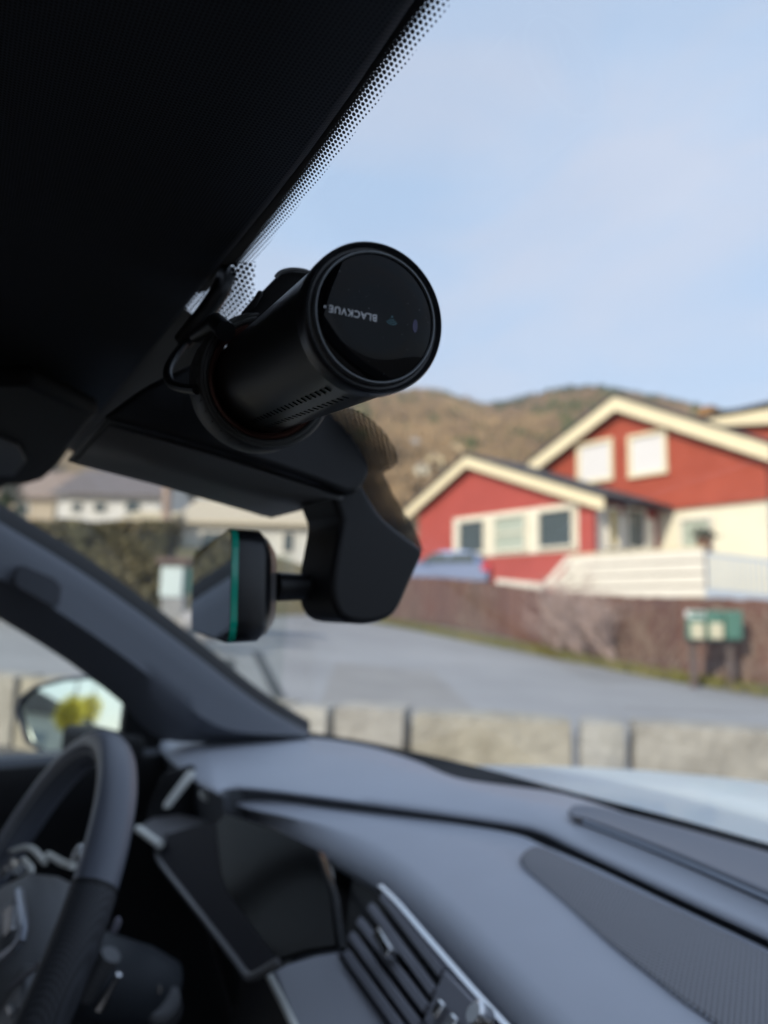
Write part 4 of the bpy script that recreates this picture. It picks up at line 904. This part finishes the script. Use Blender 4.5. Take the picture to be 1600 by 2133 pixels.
# fascia below the pad, with the centre air vent
pA, pB = l2[int(NP * .36)], l2[int(NP * .62)]
fa = at_plane(800, 1862, PLn[0] + V((0, 0, -.02)), PLn[1]); fb_ = at_plane(1046, 2133, PLn[0] + V((0, 0, -.02)), PLn[1])
vd = (fb_ - fa).normalized(); vn = vd.cross(V((0, 0, 1))).normalized(); vn = vn if vn.y < 0 else -vn
vn = (vn + V((0, 0, .75))).normalized(); vn = (vn - vd * vn.dot(vd)).normalized(); vu = vn.cross(vd).normalized()
def vf(px, py, off=0): return at_plane(px, py, fa + vn * off, vn)
obj('fascia', MB().loft([[p + V((0, .016, -.012)) for p in l2], [p + V((0, .018, -.06)) for p in l2], [p + V((0, .05, -.16)) for p in l2], [p + V((0, .0, -.4)) for p in l2]]), 'fascia', db, smooth=True)
av = obj('air_vent', MB().prism([vf(x, y, -.004) for x, y in ((735, 1830), (800, 1868), (1075, 2165), (1000, 2290), (860, 2200), (715, 1975))], -vn * .01), 'black', db)
slat_me = None
for (x0, y0, x1, y1) in ((800, 1868, 925, 2030), (775, 1890, 908, 2070), (752, 1920, 893, 2105), (735, 1950, 875, 2140), (722, 1985, 850, 2160)):
    p, q = vf(x0, y0, .004), vf(x1, y1, .004)
    obj('vent_slat', MB().box((p + q) / 2, (q - p) / 2, vn * .004, vu * .0032), 'slat', av, bevel=.0008)
p, q = vf(790, 1945, .014), vf(817, 1990, .014); obj('vent_tab', MB().box((p + q) / 2, (q - p) / 2, vn * .005, vu * .004), 'chrome', av, bevel=.001)
p = [vf(x, y, .010) for x, y in ((925, 2018), (1000, 2095), (1030, 2165), (960, 2215), (880, 2128))]
pan = obj('button_panel', MB().prism(p, -vn * .012), 'slat', av, bevel=.002)
for x0, y0, x1, y1 in ((925, 2088, 904, 2120), (952, 2118, 932, 2150)):
    a, b = vf(x0, y0, .013), vf(x1, y1, .013); obj('chrome_button', MB().box((a + b) / 2, (b - a) / 2, vn * .003, vd * .004), 'chrome', av, bevel=.0015)
a = vf(1004, 2122, .013); obj('rotary_knob', MB().lathe(a, vn, [(-.003, .008), (.006, .008), (.008, .006), (.008, .0)], 20), 'chrome', av, smooth=True)
cs_ = spline([vf(x, y, .006) for x, y in ((792, 1848), (830, 1886), (900, 1968), (980, 2060), (1062, 2150), (1120, 2215))], 24)
obj('chrome_strip', MB().loft([[p + vu * .0030 for p in cs_], [p + vn * .003 for p in cs_], [p - vu * .0030 for p in cs_]]), 'chrome', db, smooth=True)

# display behind the wheel
pS = at_z(330, 1790, -.28); nS = V((0, -.87, .5)).normalized()
def sp_(px, py, off=0): return at_plane(px, py, pS + nS * off, nS)
scr = obj('display', MB().prism([sp_(x, y) for x, y in ((348, 1738), (400, 1720), (452, 1712), (470, 1690), (560, 1720), (660, 1768), (690, 1860), (704, 1974), (640, 1984), (580, 2002), (522, 2033), (332, 1790))], -nS * .010), 'gloss', db, bevel=.002)
obj('display_reflection', MB().prism([sp_(x, y, .0012) for x, y in ((348, 1738), (400, 1722), (446, 1716), (450, 1760), (456, 1820), (470, 1858), (520, 1925), (578, 2002), (522, 2033), (332, 1790))], -nS * .002), 'screen_sheen', scr)  # paler area is a reflection painted onto the screen
obj('display_rim', MB().tube(spline([sp_(x, y, .001) for x, y in ((346, 1736), (330, 1762), (332, 1792), (380, 1856), (430, 1920), (490, 1998), (512, 2028), (528, 2034), (580, 2003))], 40), .0032, 8), mat('grey rim', (.20, .20, .21), .35, metal=.5), scr, smooth=True)
obj('display_trim', MB().tube(spline([at_z(x, y, -.262) for x, y in ((664, 1762), (682, 1790), (692, 1850), (699, 1920), (706, 1975))], 20), .0028, 8), 'chrome_shine', scr, smooth=True)
PD = -.30
dp = obj('decor_panel', MB().prism([at_z(x, y, PD) for x, y in ((566, 2016), (600, 2000), (700, 1980), (722, 1992), (845, 2150), (900, 2230), (660, 2240), (612, 2133))], (0, 0, -.012)), 'decor', db, bevel=.003)
obj('decor_strip', MB().tube([at_z(x, y, PD + .004) for x, y in ((559, 2030), (585, 2080), (612, 2135), (650, 2215))], .0030, 8), 'chrome_shine', dp, smooth=True)
obj('decor_lip', MB().tube([at_z(x, y, PD + .003) for x, y in ((712, 1986), (760, 2046), (830, 2135), (880, 2210))], .0035, 8), 'seal', dp, smooth=True)
# driver's side vent
ov = obj('air_vent', MB().prism([at_x(x, y, -.56) for x, y in ((300, 1700), (340, 1610), (400, 1590), (450, 1652), (452, 1700), (400, 1720), (345, 1740))], (-.02, .01, -.01)), 'black', db, bevel=.003)
obj('vent_trim', MB().prism([at_x(x, y, -.52) for x, y in ((394, 1604), (408, 1608), (404, 1620), (354, 1684), (342, 1683), (344, 1672))], (-.006, 0, -.002)), 'chrome_shine', ov, bevel=.001)
obj('vent_tab', MB().prism([at_x(x, y, -.50) for x, y in ((416, 1652), (428, 1648), (452, 1660), (448, 1672), (436, 1674), (418, 1664))], (-.006, 0, 0)), 'chrome_shine', ov, bevel=.001)
obj('vent_shelf', MB().prism([at_z(x, y, -.262) for x, y in ((290, 1722), (320, 1700), (345, 1690), (440, 1708), (440, 1720), (360, 1736), (338, 1756))], (0, 0, -.006)), mat('grey shelf plastic', (.16, .16, .17), .5), ov, bevel=.001)
obj('shelf_trim', MB().tube([at_z(x, y, -.262) for x, y in ((288, 1726), (312, 1744), (334, 1760))], .0045, 8), 'chrome_shine', ov, smooth=True)

# steering wheel
WC = V((-.34, .07, -.30)); tq = radians(25); wx = V((1, 0, 0)); wy = V((0, sin(tq), cos(tq))); wz = wx.cross(wy)      # wz points to the driver
if wz.y > 0: wz = -wz
WR = .183
def wp(an, r, off=0): return WC + (wx * cos(an) + wy * sin(an)) * r + wz * off
def rim(a0, a1, n, ra, rb_):
    rings = []
    for i in range(n + 1):
        an = radians(a0 + (a1 - a0) * i / n); c = wp(an, WR); e = wx * cos(an) + wy * sin(an)
        rings.append([c + e * (ra * cos(t)) + wz * (rb_ * sin(t)) for t in [2 * pi * k / 20 for k in range(20)]])
    return rings
sw = obj('steering_wheel', MB().loft(rim(35, 195, 60, .0140, .0172), True), 'leather', car, smooth=True)
obj('rim_grip', MB().loft(rim(-70, 33.8, 40, .0144, .0176), True), 'leather2', sw, smooth=True)
obj('rim_grip', MB().loft(rim(196.2, 250, 40, .0144, .0176), True), 'leather2', sw, smooth=True)
obj('rim_bottom', MB().loft(rim(250, 290, 20, .0155, .019), True), 'leather', sw, smooth=True)
obj('rim_seam', MB().loft(rim(33.6, 35.2, 3, .0134, .0166), True), 'seal', sw, smooth=True)
st2 = []
for i in range(61):
    an = radians(35 + 160 * i / 60); e = wx * cos(an) + wy * sin(an); st2.append(wp(an, WR) - e * .0112 + wz * .0108)
obj('rim_stitching', MB().tube(st2, .0010, 6), mat('pale grey thread', (.34, .35, .36), .8), sw)
rings = []
for r_, z_ in ((.0, .045), (.03, .044), (.055, .038), (.070, .022), (.074, .0), (.070, -.03)):
    rings.append([wp(2 * pi * k / 32, max(r_, .001) * (1 + .12 * cos(4 * pi * k / 32)), z_ - .02) for k in range(32)])
obj('hub_cover', MB().loft(rings, True), 'hub', sw, smooth=True)
for an in (-6, 186):
    a_ = radians(an); e = wx * cos(a_) + wy * sin(a_); f = wz.cross(e)
    obj('spoke', MB().prism([WC + e * .06 + f * .032, WC + e * .17 + f * .018, WC + e * .17 - f * .018, WC + e * .06 - f * .03], wz * -.022), 'hub', sw, bevel=.006, bseg=3)
obj('spoke', MB().prism([WC - wy * .06 + wx * .03, WC - wy * .172 + wx * .022, WC - wy * .172 - wx * .022, WC - wy * .06 - wx * .03], wz * -.02), 'chrome', sw, bevel=.004)
hubn = wz
def wpl(px, py, off=.0): return at_plane(px, py, WC + wz * off, wz)
def wtube(name, pts, off, r, m): obj(name, MB().tube(spline([wpl(x, y, off) for x, y in pts], 24), r, 8), m, sw, smooth=True)
wtube('chrome_bezel', [(-30, 1795), (20, 1775), (62, 1766), (94, 1796)], .0, .0030, 'chrome_shine')
wtube('chrome_bezel', [(24, 1852), (48, 1836), (66, 1812), (50, 1790)], .0, .0030, 'chrome_shine')
wtube('chrome_bezel', [(10, 1820), (28, 1800), (40, 1812)], .0, .006, 'chrome')
wtube('chrome_bezel', [(100, 1780), (130, 1797), (152, 1804)], -.005, .0032, 'chrome_shine')
c = wpl(166, 1781, -.01); obj('round_button', MB().lathe(c, wz, [(-.004, .0085), (.003, .0085), (.005, .006), (.005, .0)], 18), 'chrome', sw, smooth=True)
wtube('emblem_frame', [(40, 1858), (46, 1900), (48, 1935), (40, 1965), (10, 1990), (-30, 2015)], .02, .0035, mat('brushed frame', (.42, .45, .52), .35, metal=.8))
for k in range(6): 
    wtube('emblem_rib', [(10 + 3 * (k % 2), 1903 + k * 9), (30 - k * .6, 1886 + k * 9)], .02, .0022, 'chrome')
wtube('spoke_strip', [(-10, 2090), (40, 2042), (90, 2004)], .0, .0026, 'slat')
wtube('spoke_tip', [(24, 2100), (32, 2112)], .0, .004, 'chrome')
# column behind the wheel, with its levers
cc = WC - wz * .05
col_ = obj('steering_column', MB().lathe(WC - wz * .03, -wz, [(0, .034), (.02, .038), (.10, .036), (.13, .03)], 32, True), mat('dark slate shroud', (.025, .030, .038), .55), car, smooth=True, angle=50)
p = [at_d(x, y, .60) for x, y in ((248, 2030), (225, 2070), (208, 2098))]
obj('lever', MB().tube(p, [.0022, .003, .0055], 10), 'chrome', col_, smooth=True)
obj('shift_paddle', MB().prism([at_d(x, y, .57) for x, y in ((240, 1910), (244, 1922), (234, 1946), (226, 1944))], (.0, .004, 0)), mat('paddle lilac grey', (.34, .34, .42), .35, metal=.5), col_, bevel=.001)
obj('lever', MB().tube([at_d(x, y, .62) for x, y in ((232, 1988), (205, 2030), (180, 2080))], [.009, .008, .006], 10), 'hub', col_, smooth=True)
kp = at_d(335, 2085, .66)
kn = obj('start_knob', MB().lathe(kp, (ray(335, 2085) * -1 + V((-.3, 0, .2))).normalized(), [(-.03, .018), (.0, .017), (.004, .013), (.004, .0)], 20), 'hub', car, smooth=True)
for k in range(4): obj('knob_mark', MB().box(kp + V((-.004 + .004 * k, -.004, .014)), V((.0012, 0, 0)), V((0, .001, 0)), V((0, 0, .003))), 'chrome', kn)
# lower fascia behind everything
obj('knee_panel', MB().loft([[V((x, .36, -.27)) for x in (-.76, -.3, 0, .3, .76)], [V((x, .40, -.5)) for x in (-.76, -.3, 0, .3, .76)], [V((x, .55, -.9)) for x in (-.76, -.3, 0, .3, .76)]]), 'fascia', car)

# exterior door mirror
mcn = at_x(160, 1495, -.97); mnr = V((.62, -.78, .125)).normalized()
smp = [(44, 1478), (56, 1454), (84, 1433), (132, 1420), (186, 1415), (262, 1459), (264, 1472), (252, 1540), (228, 1562), (170, 1580), (112, 1573), (66, 1542)]
gl = [at_plane(x, y, mcn, mnr) for x, y in smp]; cg = sum(gl, V((0, 0, 0))) / len(gl)
def sc2(k, off): return [cg + (p - cg) * k + mnr * off for p in gl]
dm = obj('door_mirror', MB().loft([sc2(1.0, -.002), sc2(1.05, .008), sc2(1.11, .004), sc2(1.14, -.02), sc2(1.05, -.06), sc2(.7, -.085)], True).quad(*sc2(.7, -.085)), mat('dark blue mirror shell', (.03, .038, .06), .35, coat=.5), car, smooth=True, angle=60)
obj('mirror_glass', MB().add(sc2(1.0, -.001), [tuple(range(len(gl)))]), 'silver2', dm)
obj('mirror_arm', MB().prism([cg + V((.08, -.03, -.05)), cg + V((.24, .02, -.05)), cg + V((.24, .02, .0)), cg + V((.08, -.03, .0))], (0, .05, 0)), 'seal', dm, bevel=.01)

# ================================================================ THE DASH CAMERA
A = (ray(80, 1070)).normalized(); FC = at_d(787, 660, .200); KS = 1.12
def dl(prof): return MB().lathe(FC, A, [(t * KS, r * KS) for t, r in prof], 96)
nF = -A
dc = root('dash_camera', FC + A * .06, 'black cylindrical dash camera hanging from the windscreen, its round glass end facing the viewer', 'dash camera')
obj('barrel', dl([(.0060, .0191), (.0072, .0190), (.0080, .0187), (.138, .0187), (.1395, .0175), (.1395, .001)]), 'cam', dc, smooth=True)
obj('end_rim', dl([(.0016, .0164), (.0020, .0167), (.0022, .0176), (.0018, .0180), (.0009, .0182), (.0005, .01845), (.0007, .0187), (.0014, .0190), (.0030, .01915), (.0062, .01915)]), 'camrim', dc, smooth=True, angle=60)
obj('inner_rim', dl([(.0020, .01655), (.0008, .0165), (.0001, .0163), (.0001, .0160), (.0007, .01585), (.0010, .0158)]), mat('grey inner rim', (.20, .22, .24), .35), dc, smooth=True, angle=70)
fc = obj('end_glass', dl([(.0008, .01590), (.0005, .0154), (.0005, .008), (.0005, .0002)]), 'face', dc, smooth=True)
FP = FC + A * .0005 * KS
def on_face(px, py, off=.00012): return at_plane(px, py, FP + nF * off, nF)
pB_, pE_ = on_face(786, 661), on_face(686, 640)
ex = (pE_ - pB_).normalized(); ey = nF.cross(ex).normalized()
def text_mesh(body, name, org, ex, ey, width, m, parent, extrude=.00002):
    cu = bpy.data.curves.new(name, 'FONT'); cu.body = body; cu.space_character = 1.12; cu.offset = .012; tmp = bpy.data.objects.new('tmp', cu); COL.objects.link(tmp)
    dg = bpy.context.evaluated_depsgraph_get(); dg.update(); me = bpy.data.meshes.new_from_object(tmp.evaluated_get(dg)); bpy.data.objects.remove(tmp)
    w_ = max(v_.co.x for v_ in me.vertices); k = width / w_; b = base_of(parent) - V((0, 0, H))
    for v_ in me.vertices: v_.co = org + ex * (v_.co.x * k) + ey * (v_.co.y * k) - b
    me.materials.clear(); me.materials.append(M[m]); o = bpy.data.objects.new(name, me); COL.objects.link(o); o.parent = parent; return o
text_mesh('BLACKVUE', 'lettering', pB_ - ey * .0006, ex, ey, (pE_ - pB_).length, 'text', fc)
# the small mark after the name and the wireless symbol before it
q = on_face(679, 637); mb = MB(); mb.quad(q, q + ex * .0005, q + ex * .0005 + ey * .0005, q + ey * .0005)
obj('lettering_mark', mb, 'text', fc)
wc = on_face(817, 660); mb = MB()
for r0, r1 in ((.0004, .0005),):
    mb.add([wc + (ex * cos(t) + ey * sin(t)) * .00028 for t in [2 * pi * k / 12 for k in range(12)]], [tuple(range(12))])
for r0 in (.0008, .0014, .0020):
    inn = [wc + (ex * cos(t) + ey * sin(t)) * r0 for t in [radians(42 + 96 * k / 12) for k in range(13)]]; ou = [wc + (ex * cos(t) + ey * sin(t)) * (r0 + .00026) for t in [radians(42 + 96 * k / 12) for k in range(13)]]
    mb.loft([inn, ou])
obj('wireless_symbol', mb, 'wifi', fc)
q0 = on_face(865, 679); mb = MB(); mb.add([q0 + ex * (.0008 * cos(t)) + ey * (.0019 * sin(t)) for t in [2 * pi * k / 20 for k in range(20)]], [tuple(range(20))])
obj('violet_oval', mb, 'violet', fc)  # small violet oval on the end glass
# dust on the glass
mb = MB()
for i in range(26):
    an = random.uniform(0, 2 * pi); r_ = .0165 * sqrt(random.random()); p = FP + nF * .00014 + (ex * cos(an) + ey * sin(an)) * r_; k = random.uniform(.00004, .00009)
    mb.quad(p - ex * k, p - ey * k, p + ex * k * random.uniform(1, 2.5), p + ey * k)
o = obj('dust', mb, mat('grey face dust', (.35, .35, .36), .8), fc); o['kind'] = 'stuff'
# mounting ring with tick marks
rg = obj('mount_ring', dl([(t + .0215, r * 1.055) for t, r in [(.0745, .0205), (.0730, .0208), (.0725, .0215), (.0727, .0222), (.0722, .0226), (.0724, .0233), (.0735, .0237), (.0740, .0240), (.0890, .0243), (.0900, .0240), (.0905, .018)]]), 'camring', dc, smooth=True, angle=40)
obj('copper_liner', dl([(t + .0215, r * 1.05) for t, r in [(.076, .0181), (.0742, .0184), (.0738, .0194), (.0742, .0204), (.0755, .0207)]]), 'copper', rg, smooth=True)
axx = (V((0, 0, 1)) - A * A.z).normalized(); axy = A.cross(axx)
for k in range(9):
    an = radians(198 + k * 9.5); e = axx * cos(an) + axy * sin(an); c = FC + A * (.0980 * KS) + e * (.02395 * 1.055 * KS)
    obj('tick_mark', MB().box(c, A * .0020, e * .0004, A.cross(e) * .00022), 'seal', rg)
# cooling slots in the underside
for row, an0 in ((0, 158), (1, 174)):
    for k in range(20):
        an = radians(an0); 
        for sg in (1,):
            e = axx * cos(an) - axy * sin(an); t = A.cross(e); c = FC + A * (.014 + k * .0042) + e * (.01868 * KS)
            obj('cooling_slot', MB().box(c, A * .0005, e * .00012, t * .0010), 'slot', dc)
# seam lines along the barrel
for an in (62, 70):
    an = radians(an); e = axx * cos(an) - axy * sin(an) if False else axx * cos(an) + axy * sin(an)
# bracket to the windscreen
bk = obj('bracket', MB().prism([at_d(x, y, .293) for x, y in ((496, 668), (520, 634), (574, 578), (584, 566), (606, 560), (636, 563), (668, 580), (700, 640), (600, 760), (520, 730))], ray(590, 590) * .016), 'black', dc, bevel=.0012, bseg=2)
obj('bracket_tongue', MB().prism([at_d(x, y, .287) for x, y in ((499, 655), (528, 622), (538, 604), (549, 607), (546, 616), (530, 642), (512, 652))], ray(590, 590) * .005), 'black', bk, bevel=.0008)
obj('bracket_rim', MB().tube(spline([at_d(x, y, .2915) for x, y in ((574, 578), (584, 567), (606, 561), (636, 564), (660, 576))], 16), .0008, 6), 'under', bk, smooth=True)
gnrm = V((0, .536, .844)).normalized()
obj('adhesive_pad', MB().prism([on_glass(x, y, .0) - gnrm * .0015 for x, y in ((545, 620), (585, 575), (625, 568), (690, 590), (720, 650), (620, 720), (560, 690))], gnrm * -.0035), 'black', bk)
# cable looping to the roof lining
cb = spline([at_d(x, y, d) for x, y, d in ((415, 665, .345), (392, 705, .335), (362, 745, .325), (349, 775, .315), (356, 798, .305), (380, 808, .295), (410, 812, .285))], 30)
obj('cable', MB().tube(cb, .0020, 10), 'black', dc, smooth=True)
obj('cable_sleeve', MB().tube(spline([at_d(x, y, d) for x, y, d in ((474, 566, .335), (462, 600, .33), (436, 640, .33), (412, 672, .33), (380, 712, .335))], 20), .0043, 12), 'black', dc, smooth=True)
obj('plug', MB().tube([at_d(408, 700, .31), at_d(452, 672, .29), at_d(470, 690, .28)], [.003, .004, .004], 12), 'black', dc, smooth=True)
